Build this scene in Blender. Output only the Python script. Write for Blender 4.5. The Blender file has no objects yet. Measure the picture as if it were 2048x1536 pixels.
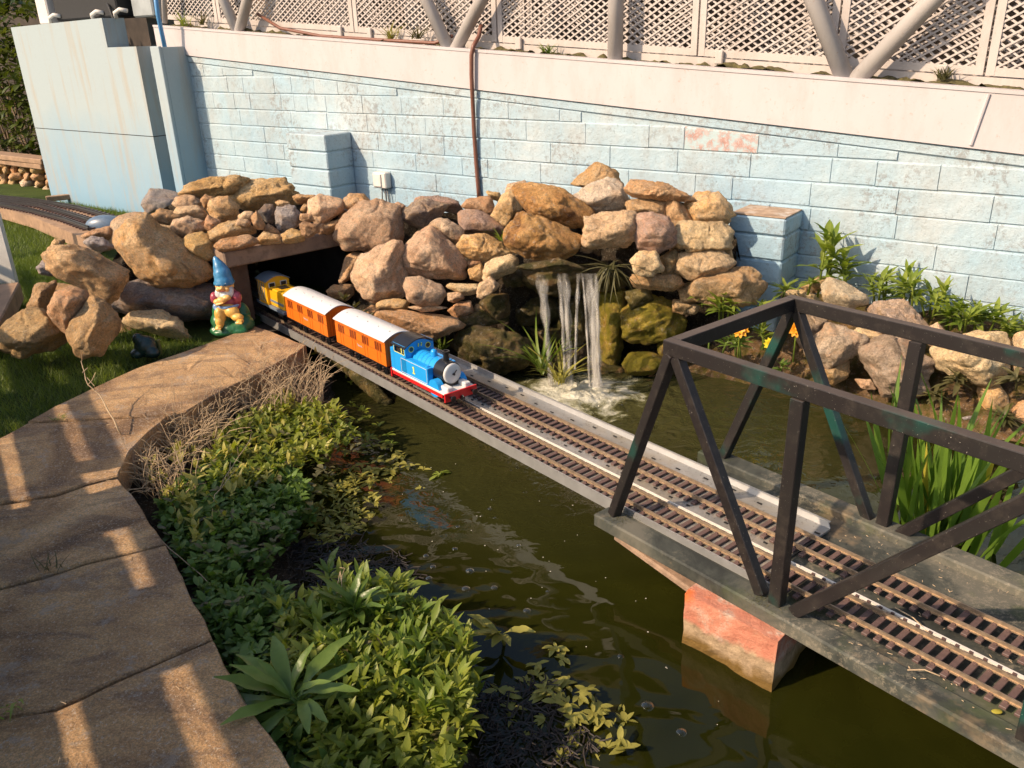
import bpy, math, random
import numpy as np
from mathutils import Vector, Matrix
random.seed(7); RNG = np.random.default_rng(11)
SC = bpy.context.scene; COL = SC.collection

# ------------------------------------------------------------------ camera
FPX = 1660.0; TILT = math.radians(22.72); ROLL = math.radians(-1.85); CAMH = 1.3
Fw = np.array([0, math.cos(TILT), -math.sin(TILT)])
_U = np.array([0, math.sin(TILT), math.cos(TILT)]); _R = np.array([1., 0, 0])
Rt = _R*math.cos(ROLL)+_U*math.sin(ROLL); Up = -_R*math.sin(ROLL)+_U*math.cos(ROLL)
CAM = np.array([0, 0, CAMH])
cd = bpy.data.cameras.new('camera'); cam = bpy.data.objects.new('camera', cd); COL.objects.link(cam)
cam.matrix_world = Matrix(((Rt[0], Up[0], -Fw[0], 0), (Rt[1], Up[1], -Fw[1], 0), (Rt[2], Up[2], -Fw[2], CAMH), (0, 0, 0, 1)))
cd.sensor_width = 36; cd.lens = 36*FPX/2048; cd.clip_start = .02; cd.clip_end = 400
SC.camera = cam
# ------------------------------------------------------------------ sky and sun
SUND = Vector((.2087, .0923, -.165)).normalized()        # direction the sunlight travels
world = bpy.data.worlds.new('World'); SC.world = world; world.use_nodes = True
wn_ = world.node_tree.nodes; wl_ = world.node_tree.links; wn_.clear()
sky = wn_.new('ShaderNodeTexSky'); sky.sky_type = 'NISHITA'; sky.sun_disc = False
sky.sun_elevation = math.asin(-SUND.z); sky.sun_rotation = math.atan2(-SUND.x, -SUND.y); sky.dust_density = 2.5; sky.air_density = 1.0
bg = wn_.new('ShaderNodeBackground'); bg.inputs[1].default_value = .15
wo = wn_.new('ShaderNodeOutputWorld'); wl_.new(sky.outputs[0], bg.inputs[0]); wl_.new(bg.outputs[0], wo.inputs[0])
sl = bpy.data.lights.new('sun', 'SUN'); sl.energy = 5.0; sl.angle = math.radians(.9); sl.color = (1, .765, .54)
so = bpy.data.objects.new('sun', sl); COL.objects.link(so); so.rotation_euler = SUND.to_track_quat('-Z', 'Y').to_euler(); so.location = (-6, -3, 6)
SC.view_settings.view_transform = 'Standard'; SC.view_settings.look = 'None'; SC.view_settings.gamma = 1
SC.view_settings.use_curve_mapping = False; SC.view_settings.exposure = 0.34
SC.render.engine = 'CYCLES'

# ------------------------------------------------------------------ geometry helpers
A = np.array
def ray(x, y): return Fw+Rt*(x-1024)/FPX-Up*(y-768)/FPX
def onz(x, y, z=0.):
    d = ray(x, y); return CAM+d*((z-CAMH)/d[2])
th = math.radians(-51.3); eB = A([math.cos(th), math.sin(th), 0]); nB = A([-math.sin(th), math.cos(th), 0]); B0 = A([.23, 1.82, 0])
def br(s, n, z): return B0+eB*s+nB*n+A([0, 0, z])
wd = math.radians(-37.3); eW = A([math.cos(wd), math.sin(wd), 0]); nW = A([math.sin(wd), -math.cos(wd), 0]); W0 = A([1.88, 2.86, 0])
def wp(u, o, z): return W0+eW*u+nW*o+A([0, 0, z])
def at(x, y, o):
    d = ray(x, y); P = W0+nW*o; return CAM+d*(((P-CAM)@nW)/(d@nW))
def uoz(p):
    d = A(p)-W0; return d@eW, d@nW, d[2]

def hsh(i, j, k, seed):
    n = (i*374761393+j*668265263+k*2147483647+seed*974634777) & 0xffffffff
    n = ((n ^ (n >> 13))*1274126177) & 0xffffffff
    return ((n ^ (n >> 16)) & 0xffff)/32768.-1.
def vnoise(p, seed=0):
    p = np.asarray(p, float); f = np.floor(p); i = f.astype(np.int64); t = p-f; t = t*t*(3-2*t); o = 0
    for a in (0, 1):
        for b in (0, 1):
            for c in (0, 1):
                w = (t[:, 0] if a else 1-t[:, 0])*(t[:, 1] if b else 1-t[:, 1])*(t[:, 2] if c else 1-t[:, 2])
                o = o+w*hsh(i[:, 0]+a, i[:, 1]+b, i[:, 2]+c, seed)
    return o
def fbm(p, seed=0, oct=4):
    s = 0; a = 1.; q = np.asarray(p, float)
    for k in range(oct): s = s+a*vnoise(q, seed+k); q = q*2.03+7.1; a *= .5
    return s

class MB:
    def __init__(s): s.v = []; s.f = []; s.n = 0
    def add(s, v, f):
        s.v.extend([tuple(x) for x in v]); s.f.extend([tuple(i+s.n for i in q) for q in f]); s.n = len(s.v); return s
    def box(s, c, d, ax=None, bev=0):
        c = A(c, float); ax = ax or (A([1., 0, 0]), A([0, 1., 0]), A([0, 0, 1.])); h = A(d, float)/2
        if bev <= 0:
            v = [c+ax[0]*h[0]*a+ax[1]*h[1]*b+ax[2]*h[2]*e for e in (-1, 1) for b in (-1, 1) for a in (-1, 1)]
            return s.add(v, [(0, 2, 3, 1), (4, 5, 7, 6), (0, 1, 5, 4), (2, 6, 7, 3), (0, 4, 6, 2), (1, 3, 7, 5)])
        v = []; idx = {}
        for a in (-1, 1):
            for b in (-1, 1):
                for e in (-1, 1):
                    for k in range(3):
                        q = [h[0]*a, h[1]*b, h[2]*e]
                        for m in range(3):
                            if m != k: q[m] -= bev*(a, b, e)[m]
                        idx[(a, b, e, k)] = len(v); v.append(c+ax[0]*q[0]+ax[1]*q[1]+ax[2]*q[2])
        f = []
        for k in range(3):
            m, l = [x for x in range(3) if x != k]
            for sg in (-1, 1):
                def I(p, q):
                    t = [0, 0, 0]; t[k] = sg; t[m] = p; t[l] = q; return idx[(*t, k)]
                f.append((I(-1, -1), I(1, -1), I(1, 1), I(-1, 1)))
        for k in range(3):          # edges parallel to axis k
            m, l = [x for x in range(3) if x != k]
            for p in (-1, 1):
                for q in (-1, 1):
                    t1 = [0]*3; t2 = [0]*3; t1[k] = -1; t2[k] = 1
                    for t in (t1, t2): t[m] = p; t[l] = q
                    f.append((idx[(*t1, m)], idx[(*t2, m)], idx[(*t2, l)], idx[(*t1, l)]))
        for a in (-1, 1):
            for b in (-1, 1):
                for e in (-1, 1): f.append(tuple(idx[(a, b, e, k)] for k in range(3)))
        return s.add(v, f)
    def bar(s, p, q, w, h, up=(0, 0, 1), bev=0, ext=0):
        p = A(p, float); q = A(q, float); d = q-p; L = np.linalg.norm(d); d /= L; up = A(up, float)
        x = np.cross(d, up); x /= np.linalg.norm(x); u = np.cross(x, d)
        return s.box((p+q)/2, (L+2*ext, w, h), (d, x, u), bev)
    def tube(s, pts, r, n=8, cap=True):
        pts = [A(p, float) for p in pts]; m = len(pts); rs = r if hasattr(r, '__len__') else [r]*m; v = []; prev = None
        for i, p in enumerate(pts):
            d = pts[min(i+1, m-1)]-pts[max(i-1, 0)]; d /= (np.linalg.norm(d)+1e-12)
            if prev is None: a = np.cross(d, [0, 0, 1.] if abs(d[2]) < .9 else [1., 0, 0])
            else: a = prev-d*(prev@d)
            a /= np.linalg.norm(a); prev = a; b = np.cross(d, a)
            for k in range(n): t = 2*math.pi*k/n; v.append(p+(a*math.cos(t)+b*math.sin(t))*rs[i])
        f = [(i*n+k, i*n+(k+1) % n, (i+1)*n+(k+1) % n, (i+1)*n+k) for i in range(m-1) for k in range(n)]
        if cap: f += [tuple(range(n))[::-1], tuple(range((m-1)*n, m*n))]
        return s.add(v, f)
    def lathe(s, c, prof, ax=(0, 0, 1), n=20, cap=True):
        ax = A(ax, float); ax /= np.linalg.norm(ax); c = A(c, float)
        return s.tube([c+ax*(z+1e-6*i) for i, (r, z) in enumerate(prof)], [max(r, 1e-5) for r, z in prof], n, cap) if False else s._lathe(c, prof, ax, n, cap)
    def _lathe(s, c, prof, ax, n, cap):
        a = np.cross(ax, [0, 1., 0] if abs(ax[1]) < .9 else [1., 0, 0]); a /= np.linalg.norm(a); b = np.cross(ax, a); v = []
        for r, z in prof:
            for k in range(n): t = 2*math.pi*k/n; v.append(c+ax*z+(a*math.cos(t)+b*math.sin(t))*max(r, 1e-5))
        m = len(prof); f = [(i*n+k, i*n+(k+1) % n, (i+1)*n+(k+1) % n, (i+1)*n+k) for i in range(m-1) for k in range(n)]
        if cap: f += [tuple(range(n))[::-1], tuple(range((m-1)*n, m*n))]
        return s.add(v, f)
    def ell(s, c, r, n=16, m=10, ax=None):
        ax = ax or (A([1., 0, 0]), A([0, 1., 0]), A([0, 0, 1.])); v = []; c = A(c, float)
        for i in range(m+1):
            ph = math.pi*i/m
            for k in range(n):
                t = 2*math.pi*k/n; v.append(c+ax[0]*r[0]*math.sin(ph)*math.cos(t)+ax[1]*r[1]*math.sin(ph)*math.sin(t)-ax[2]*r[2]*math.cos(ph))
        return s.add(v, [(i*n+k, i*n+(k+1) % n, (i+1)*n+(k+1) % n, (i+1)*n+k) for i in range(m) for k in range(n)])
    def prism(s, poly, dz):      # poly: 3-D points, dz: vector
        dz = A(dz, float); m = len(poly); v = [A(p, float) for p in poly]+[A(p, float)+dz for p in poly]
        return s.add(v, [tuple(range(m))[::-1], tuple(range(m, 2*m))]+[(i, (i+1) % m, (i+1) % m+m, i+m) for i in range(m)])
    def build(s, name, mat, parent=None, smooth=False, origin=None, local=False):
        v = A(s.v, float)
        return mesh_obj(name, v, s.f, mat, parent, smooth, origin, local)

WPOS = {}
def mesh_obj(name, v, f, mat, parent=None, smooth=False, origin=None, local=False):
    v = np.asarray(v, float)
    if origin is None: origin = A([v[:, 0].mean(), v[:, 1].mean(), v[:, 2].min()])
    me = bpy.data.meshes.new(name); me.from_pydata((v-origin).tolist(), [], [tuple(int(i) for i in q) for q in f] if not isinstance(f, list) else f); me.update()
    if smooth: me.polygons.foreach_set('use_smooth', [True]*len(me.polygons))
    if mat: me.materials.append(mat)
    o = bpy.data.objects.new(name, me); COL.objects.link(o)
    if parent is not None:
        o.parent = parent; o.location = Vector((origin-WPOS[parent.name]) if (not local or parent.type == 'MESH') else origin)
    else: o.location = Vector(origin)
    WPOS[o.name] = A(origin, float)
    return o
def fast_mesh(name, V, Fq, mat, parent=None, smooth=True, k=4):      # V (n,3), Fq (m,k)
    V = np.asarray(V, np.float32); Fq = np.asarray(Fq, np.int32)
    origin = A([V[:, 0].mean(), V[:, 1].mean(), V[:, 2].min()], np.float32)
    me = bpy.data.meshes.new(name); me.vertices.add(len(V)); me.vertices.foreach_set('co', (V-origin).ravel())
    me.loops.add(Fq.size); me.loops.foreach_set('vertex_index', Fq.ravel()); me.polygons.add(len(Fq))
    me.polygons.foreach_set('loop_start', np.arange(len(Fq), dtype=np.int32)*k); me.polygons.foreach_set('loop_total', np.full(len(Fq), k, np.int32))
    me.update(calc_edges=True)
    if smooth: me.polygons.foreach_set('use_smooth', np.ones(len(Fq), bool))
    me.materials.append(mat); o = bpy.data.objects.new(name, me); COL.objects.link(o)
    if parent is not None: o.parent = parent; o.location = Vector((origin-WPOS[parent.name]).tolist())
    else: o.location = Vector(origin.tolist())
    WPOS[o.name] = origin.astype(float)
    return o
def tag(o, label, cat, group=None, kind=None):
    if label: o['label'] = label
    if cat: o['category'] = cat
    if group: o['group'] = group
    if kind: o['kind'] = kind
    return o
def thing(name, label, cat, loc, rz=0, group=None):
    o = bpy.data.objects.new(name, None); COL.objects.link(o); o.location = Vector([float(x) for x in loc]); o.rotation_euler = (0, 0, rz)
    o.empty_display_size = .05; WPOS[o.name] = A(loc, float); return tag(o, label, cat, group)
def struct(o): o['kind'] = 'structure'; return o
def stuff(o, label=None, cat=None): return tag(o, label, cat, None, 'stuff')
def dup_mesh(o, loc, rot=None, parent=None, scale=None):
    c = o.copy(); COL.objects.link(c); c.location = Vector([float(x) for x in loc])
    if rot is not None: c.rotation_euler = rot
    if scale is not None: c.scale = scale
    if parent is not None: c.parent = parent
    return c

# ------------------------------------------------------------------ materials
def rgb(c): return (*c, 1)
class NT:
    def __init__(s, name):
        s.m = bpy.data.materials.new(name); s.m.use_nodes = True; s.t = s.m.node_tree; s.t.nodes.clear()
        s.out = s.n('ShaderNodeOutputMaterial'); s.b = s.n('ShaderNodeBsdfPrincipled'); s.l(s.b.outputs[0], s.out.inputs[0])
        g = s.n('ShaderNodeNewGeometry'); s.pos = g.outputs['Position']; s.nrm = g.outputs['Normal']
    def n(s, k, **kw):
        x = s.t.nodes.new(k)
        for a, b in kw.items(): setattr(x, a, b)
        return x
    def l(s, a, b): s.t.links.new(a, b)
    def noise(s, scale, detail=6, rough=.6, vec=None, dist=0, st=None):
        v = vec or s.pos
        if st:
            mp = s.n('ShaderNodeMapping'); mp.inputs['Scale'].default_value = st; s.l(v, mp.inputs[0]); v = mp.outputs[0]
        x = s.n('ShaderNodeTexNoise'); x.inputs['Scale'].default_value = scale; x.inputs['Detail'].default_value = detail
        x.inputs['Roughness'].default_value = rough; x.inputs['Distortion'].default_value = dist; s.l(v, x.inputs['Vector']); return x.outputs[0]
    def ramp(s, fac, stops, interp='LINEAR'):
        r = s.n('ShaderNodeValToRGB'); r.color_ramp.interpolation = interp; el = r.color_ramp.elements
        while len(el) < len(stops): el.new(.5)
        for e, (p, c) in zip(el, stops): e.position = p; e.color = rgb(c) if hasattr(c, '__len__') else (c, c, c, 1)
        s.l(fac, r.inputs[0]); return r.outputs[0]
    def mix(s, fac, a, b, mode='MIX'):
        x = s.n('ShaderNodeMix', data_type='RGBA', blend_type=mode)
        for v, i in ((fac, 0), (a, 6), (b, 7)):
            if hasattr(v, 'default_value') or hasattr(v, 'is_linked'): s.l(v, x.inputs[i])
            elif i == 0: x.inputs[0].default_value = v
            else: x.inputs[i].default_value = rgb(v)
        return x.outputs[2]
    def math(s, op, a, b=0.):
        x = s.n('ShaderNodeMath', operation=op)
        for v, i in ((a, 0), (b, 1)):
            if hasattr(v, 'is_linked'): s.l(v, x.inputs[i])
            else: x.inputs[i].default_value = v
        return x.outputs[0]
    def rnd(s): return s.n('ShaderNodeObjectInfo').outputs['Random']
    def bump(s, h, strength=.5, dist=.01, prev=None):
        x = s.n('ShaderNodeBump'); x.inputs['Strength'].default_value = strength; x.inputs['Distance'].default_value = dist; s.l(h, x.inputs['Height'])
        if prev is not None: s.l(prev, x.inputs['Normal'])
        return x.outputs[0]
    def fin(s, col=None, rough=None, nor=None, **kw):
        if col is not None: s.l(col, s.b.inputs['Base Color']) if hasattr(col, 'is_linked') else setattr(s.b.inputs['Base Color'], 'default_value', rgb(col))
        if rough is not None: s.l(rough, s.b.inputs['Roughness']) if hasattr(rough, 'is_linked') else setattr(s.b.inputs['Roughness'], 'default_value', rough)
        if nor is not None: s.l(nor, s.b.inputs['Normal'])
        for k, v in kw.items(): s.b.inputs[k.replace('_', ' ')].default_value = v
        return s.m

def m_plain(name, c, rough=.5, metal=0., var=.15, scale=60, bump=.0, dirt=None, dirt_amt=.5, spec=.5):
    t = NT(name); n1 = t.noise(scale, 5)
    a = tuple(x*(1-var) for x in c); b = tuple(min(1, x*(1+var)) for x in c)
    col = t.ramp(n1, [(.3, a), (.7, b)])
    if dirt:
        m = t.ramp(t.noise(scale*.5, 8, .7), [(.5, 0.), (.5+.25*(1.1-dirt_amt), 1.)]); m = t.math('MULTIPLY', m, dirt_amt); col = t.mix(m, col, dirt)
    nor = t.bump(t.noise(scale*3, 4), bump, .004) if bump else None
    return t.fin(col, rough, nor, Metallic=metal, Specular_IOR_Level=spec)

def m_rock(name, cols, scale=9, moss=None, mossamt=.5, pit=.55, rough=.92):
    t = NT(name); R = t.rnd(); off = t.n('ShaderNodeVectorMath', operation='ADD'); cx = t.n('ShaderNodeCombineXYZ')
    for i in range(3): t.l(t.math('MULTIPLY', R, 17.+i*9), cx.inputs[i])
    t.l(t.pos, off.inputs[0]); t.l(cx.outputs[0], off.inputs[1]); P = off.outputs[0]
    n1 = t.noise(scale, 9, .62, P, .6); k = len(cols)
    col = t.ramp(n1, [(.3+.42*i/(k-1), c) for i, c in enumerate(cols)])
    fine = t.noise(scale*14, 5, .7, P); col = t.mix(.5, col, t.ramp(fine, [(.36, (.38, .33, .30)), (.47, (.95, .93, .90)), (.62, (1.5, 1.45, 1.4))]), 'MULTIPLY')
    warm = t.noise(scale*2.3, 4, .6, P); col = t.mix(t.ramp(warm, [(.5, 0.), (.68, .5)]), col, tuple(min(1, x*y) for x, y in zip(cols[-1], (1.15, .85, .6))))
    dk = t.noise(scale*1.4, 6, .7, P, .4); col = t.mix(t.math('MULTIPLY', t.ramp(dk, [(.55, 0.), (.63, 1.)]), .30), col, (.20, .14, .10))
    lc = t.noise(scale*6, 5, .75, P); col = t.mix(t.math('MULTIPLY', t.ramp(lc, [(.57, 0.), (.62, 1.)]), .4), col, (.55, .5, .42))
    v = t.n('ShaderNodeHueSaturation'); v.inputs['Hue'].default_value = .5; t.l(t.math('MULTIPLY_ADD', R, .5), v.inputs['Value'])
    mm = t.n('ShaderNodeMath', operation='MULTIPLY_ADD'); t.l(R, mm.inputs[0]); mm.inputs[1].default_value = .4; mm.inputs[2].default_value = .8; t.l(mm.outputs[0], v.inputs['Value']); t.l(col, v.inputs['Color'])
    mh = t.n('ShaderNodeMath', operation='MULTIPLY_ADD'); t.l(t.math('FRACT', t.math('MULTIPLY', R, 7.3)), mh.inputs[0]); mh.inputs[1].default_value = .025; mh.inputs[2].default_value = .487; t.l(mh.outputs[0], v.inputs['Hue']); col = v.outputs[0]
    if moss:
        mn = t.noise(scale*1.2, 7, .65, P); m = t.ramp(mn, [(.62-.3*mossamt, 0.), (.72-.3*mossamt, 1.)]); col = t.mix(t.math('MULTIPLY', m, .85), col, moss)
    vo = t.n('ShaderNodeTexVoronoi', feature='DISTANCE_TO_EDGE'); vo.inputs['Scale'].default_value = scale*.9
    dv = t.n('ShaderNodeVectorMath', operation='ADD'); nz = t.n('ShaderNodeTexNoise'); nz.inputs['Scale'].default_value = scale*1.5; t.l(P, nz.inputs['Vector']); sc_ = t.n('ShaderNodeVectorMath', operation='SCALE'); sc_.inputs['Scale'].default_value = .12; t.l(nz.outputs['Color'], sc_.inputs[0]); t.l(P, dv.inputs[0]); t.l(sc_.outputs[0], dv.inputs[1]); t.l(dv.outputs[0], vo.inputs['Vector'])
    cr = t.ramp(vo.outputs['Distance'], [(0., 0.), (.035, 1.)])
    b1 = t.bump(cr, .22, .008); b1 = t.bump(t.noise(scale*3.2, 10, .72, P, .6), 1., .035, b1); b2 = t.bump(t.noise(scale*12, 6, .75, P), 1., .013, b1)
    return t.fin(col, rough, b2, Specular_IOR_Level=.25)

def m_leaf(name, c1, c2, trans=.35, scale=25, rough=.45, edge=None):
    t = NT(name); n1 = t.noise(scale, 3, .6); R = t.rnd()
    n2 = t.math('ADD', t.math('MULTIPLY', n1, .8), t.math('MULTIPLY', R, .2)); col = t.ramp(n2, [(.3, c1), (.68, c2)])
    t.fin(col, rough, t.bump(t.noise(scale*9, 3), .25, .003), Specular_IOR_Level=.4)
    tr = t.n('ShaderNodeBsdfTranslucent'); c3 = t.mix(1., col, (1.25, 1.3, .55), 'MULTIPLY'); t.l(c3, tr.inputs[0])
    ms = t.n('ShaderNodeMixShader'); ms.inputs[0].default_value = trans; t.l(t.b.outputs[0], ms.inputs[1]); t.l(tr.outputs[0], ms.inputs[2]); t.l(ms.outputs[0], t.out.inputs[0]); return t.m

M = {}
def m_wall():
    t = NT('painted_blockwork'); big = t.noise(1.6, 5, .6); mid = t.noise(7, 6, .65, dist=.4); fine = t.noise(85, 5, .75); fine2 = t.noise(38, 6, .8)
    col = t.ramp(big, [(.36, (.27, .40, .495)), (.5, (.35, .465, .53)), (.64, (.43, .50, .53))])
    sx = t.n('ShaderNodeSeparateXYZ'); t.l(t.pos, sx.inputs[0]); zz = t.n('ShaderNodeMapRange'); zz.inputs['From Min'].default_value = .35; zz.inputs['From Max'].default_value = .95; t.l(sx.outputs[2], zz.inputs[0])
    col = t.mix(t.math('MULTIPLY', zz.outputs[0], .45), col, (.45, .50, .51))
    col = t.mix(t.math('MULTIPLY', t.ramp(mid, [(.4, 1.), (.65, 0.)]), .3), col, (.27, .46, .58))
    patch = t.ramp(t.noise(2.6, 6, .7, dist=.8), [(.48, 0.), (.58, 1.)])
    sp = t.ramp(fine2, [(.5, 0.), (.56, 1.)]); d = t.math('MULTIPLY', patch, sp); col = t.mix(t.math('MULTIPLY', d, .55), col, (.19, .16, .14))
    pit = t.math('MULTIPLY', t.ramp(fine, [(.36, 1.), (.42, 0.)]), .45); col = t.mix(pit, col, (.15, .17, .17))
    grime = t.math('MULTIPLY', t.ramp(t.noise(3.3, 8, .75, st=(1, 1, .45)), [(.50, 0.), (.62, 1.)]), .28); col = t.mix(grime, col, (.33, .31, .27))
    b = t.bump(t.noise(14, 5, .6), .6, .012); b = t.bump(fine2, .6, .006, b); b = t.bump(fine, .5, .003, b)
    return t.fin(col, .85, b, Specular_IOR_Level=.25)
M['wall'] = m_wall()
def m_panel():
    t = NT('painted_render_panel'); sx = t.n('ShaderNodeSeparateXYZ'); t.l(t.pos, sx.inputs[0])
    zz = t.n('ShaderNodeMapRange'); zz.inputs['From Min'].default_value = .3; zz.inputs['From Max'].default_value = 1.35; t.l(t.math('ADD', sx.outputs[2], t.math('MULTIPLY', t.noise(2.5, 4), .6)), zz.inputs[0])
    col = t.ramp(zz.outputs[0], [(.15, (.195, .34, .46)), (.9, (.34, .405, .43))])
    streak = t.noise(9, 6, .65, st=(1, 1, .1)); col = t.mix(t.math('MULTIPLY', t.ramp(streak, [(.52, 0.), (.64, 1.)]), .45), col, (.36, .30, .22))
    col = t.mix(t.math('MULTIPLY', t.ramp(t.noise(60, 4, .8), [(.62, 0.), (.68, 1.)]), .3), col, (.25, .23, .2))
    return t.fin(col, .8, t.bump(t.noise(22, 5), .25, .006), Specular_IOR_Level=.25)
M['panel'] = m_panel()
def m_half():
    t = NT('half_painted_brick'); f = t.ramp(t.noise(30, 9, .78), [(.46, 0.), (.54, .9)]); c = t.mix(f, (.38, .48, .50), t.ramp(t.noise(60, 5, .7), [(.38, (.26, .13, .10)), (.52, (.42, .23, .19)), (.62, (.46, .40, .38))]))
    return t.fin(c, .9, t.bump(f, -.5, .006, t.bump(t.noise(60, 5), .5, .005)), Specular_IOR_Level=.2)
M['brickred'] = m_half()
def m_pink(name, c, dirt):
    t = NT(name); n1 = t.noise(2.2, 5); col = t.ramp(n1, [(.3, tuple(x*.93 for x in c)), (.7, c)])
    st = t.ramp(t.noise(6, 8, .75, st=(1, 1, .35)), [(.48, 0.), (.62, 1.)]); col = t.mix(t.math('MULTIPLY', st, .30), col, dirt)
    sp = t.ramp(t.noise(45, 6, .8), [(.60, 0.), (.66, 1.)]); col = t.mix(t.math('MULTIPLY', sp, .45), col, (.35, .2, .12))
    return t.fin(col, .6, t.bump(t.noise(30, 4), .12, .004), Specular_IOR_Level=.3)
M['girder'] = m_pink('pink_white_paint', (.51, .475, .48), (.38, .335, .31))
M['tube'] = m_pink('dirty_white_paint', (.47, .44, .42), (.26, .22, .19))
M['mesh'] = m_pink('cream_mesh_paint', (.50, .45, .42), (.28, .23, .19))
M['moss'] = m_plain('moss_and_dirt', (.10, .085, .03), .95, 0, .6, 70, .8)
M['hose'] = m_plain('brown_hose_rubber', (.17, .07, .045), .45, 0, .15, 50)
M['bluepipe'] = m_plain('blue_plastic_pipe', (.09, .28, .55), .4, 0, .1)
M['box'] = m_plain('grey_white_plastic', (.62, .58, .53), .5, 0, .1)
M['cable'] = m_plain('grey_cable', (.16, .16, .16), .5)
M['dark'] = m_plain('black_cabinet', (.008, .008, .009), .7, 0, .3)
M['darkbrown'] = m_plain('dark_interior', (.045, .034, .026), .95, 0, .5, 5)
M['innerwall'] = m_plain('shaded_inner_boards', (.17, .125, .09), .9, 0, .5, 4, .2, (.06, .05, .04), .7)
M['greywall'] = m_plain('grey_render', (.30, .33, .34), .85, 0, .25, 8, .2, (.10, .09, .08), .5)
O1 = (.36, .20, .09); O2 = (.72, .44, .20); O3 = (.82, .58, .32)
M['o'] = m_rock('sandstone_orange', [O1, O2, (.74, .50, .28), O3])
M['d'] = m_rock('ironstone_dark_orange', [(.22, .115, .05), (.56, .31, .10), (.70, .43, .16), (.72, .52, .28)])
M['p'] = m_rock('sandstone_pinkish', [(.46, .30, .17), (.78, .55, .33), (.86, .64, .40), (.88, .72, .50)])
M['b'] = m_rock('sandstone_brown', [(.30, .18, .09), (.60, .38, .20), (.72, .48, .26), (.76, .56, .34)])
M['g'] = m_rock('dark_grey_stone', [(.10, .09, .09), (.21, .19, .185), (.30, .26, .24), (.48, .36, .28)])
M['g2'] = m_rock('purple_grey_stone', [(.24, .20, .20), (.42, .37, .36), (.54, .48, .45), (.60, .53, .48)])
M['g3'] = m_rock('mottled_stone', [(.24, .18, .16), (.50, .37, .29), (.62, .43, .28), (.68, .54, .42)])
M['y'] = m_rock('pale_yellow_stone', [(.46, .32, .18), (.74, .55, .34), (.80, .62, .42), (.82, .68, .50)])
M['w'] = m_rock('pale_pink_stone', [(.46, .34, .25), (.72, .57, .43), (.78, .65, .51), (.82, .71, .58)])
M['t'] = m_rock('tan_stone', [(.36, .28, .18), (.60, .47, .32), (.68, .55, .39), (.74, .62, .47)])
M['m'] = m_rock('mossy_wet_stone', [(.045, .035, .018), (.13, .10, .04), (.22, .165, .06), (.28, .20, .10)], 10, (.05, .05, .008), .5, rough=.55)
M['y2'] = m_rock('yellow_mossy_stone', [(.09, .07, .018), (.30, .225, .04), (.44, .33, .05), (.30, .19, .07)], 10, (.22, .19, .015), .6, rough=.6)
M['soil'] = m_rock('dark_soil', [(.02, .015, .01), (.05, .036, .024), (.08, .058, .038)], 20)
M['bedsoil'] = m_rock('bed_soil', [(.06, .04, .02), (.14, .095, .045), (.24, .165, .08), (.28, .22, .06)], 16, (.09, .08, .012), .45)
def m_slab():
    t = NT('paving_stone'); c = t.ramp(t.noise(2.4, 8, .65, dist=.8), [(.38, (.24, .15, .085)), (.48, (.46, .29, .15)), (.56, (.60, .39, .20)), (.64, (.70, .48, .26))])
    c = t.mix(t.math('MULTIPLY', t.ramp(t.noise(6, 9, .72, dist=1.2, st=(.5, 1.5, 1)), [(.5, 0.), (.58, 1.)]), .5), c, (.17, .12, .095))
    c = t.mix(.55, c, t.ramp(t.noise(210, 5, .85), [(.40, (.45, .42, .40)), (.5, (1., 1, 1)), (.60, (1.7, 1.6, 1.5))]), 'MULTIPLY')
    c = t.mix(t.math('MULTIPLY', t.ramp(t.noise(150, 3, .9), [(.585, 0.), (.62, 1.)]), .6), c, (.74, .66, .54))
    c = t.mix(t.math('MULTIPLY', t.ramp(t.noise(9, 9, .78), [(.56, 0.), (.60, 1.)]), .45), c, (.46, .42, .37))
    c = t.mix(t.math('MULTIPLY', t.ramp(t.noise(4.5, 5, .6), [(.62, 0.), (.75, 1.)]), .35), c, (.42, .27, .12))
    b = t.bump(t.noise(14, 9, .7), 1., .02); b = t.bump(t.noise(140, 5, .8), 1., .008, b); return t.fin(c, .88, b, Specular_IOR_Level=.25)
M['slab'] = m_slab()
def m_lawn():
    t = NT('lawn_green'); c = t.ramp(t.noise(5, 6, .6), [(.3, (.035, .055, .01)), (.6, (.07, .105, .018)), (.8, (.10, .12, .025))]); c = t.mix(.6, c, t.ramp(t.noise(160, 3, .8), [(.3, (.35, .35, .3)), (.7, (1.3, 1.3, 1.2))]), 'MULTIPLY')
    return t.fin(c, .9, t.bump(t.noise(140, 4, .8), 1., .012), Specular_IOR_Level=.2)
M['lawn'] = m_lawn()
M['blade'] = m_leaf('grass_blade', (.07, .12, .015), (.17, .22, .04), .35, 6)
M['cress'] = m_leaf('watercress_leaf', (.12, .17, .022), (.38, .39, .06), .4, 7)
M['cress2'] = m_leaf('watercress_leaf_yellow', (.22, .21, .04), (.42, .38, .09), .35, 9)
M['cress3'] = m_leaf('watercress_leaf_deep', (.06, .12, .02), (.14, .22, .04), .35, 7)
M['sage'] = m_leaf('broad_leaf', (.09, .155, .025), (.20, .28, .06), .35, 14, .32)
M['fresh'] = m_leaf('fresh_green_leaf', (.11, .18, .025), (.29, .34, .055), .4, 9)
M['deadleaf'] = m_leaf('dull_olive_leaf', (.07, .07, .025), (.16, .14, .06), .25, 12)
M['iris'] = m_leaf('iris_blade', (.09, .17, .02), (.17, .28, .04), .4, 5)
M['irisy'] = m_leaf('yellow_iris_blade', (.42, .36, .05), (.55, .48, .08), .4, 5)
M['laurel'] = m_leaf('hedge_leaf', (.04, .065, .012), (.15, .17, .035), .3, 5)
M['straw'] = m_plain('dry_stem', (.42, .31, .19), .9, 0, .35, 40)
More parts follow.
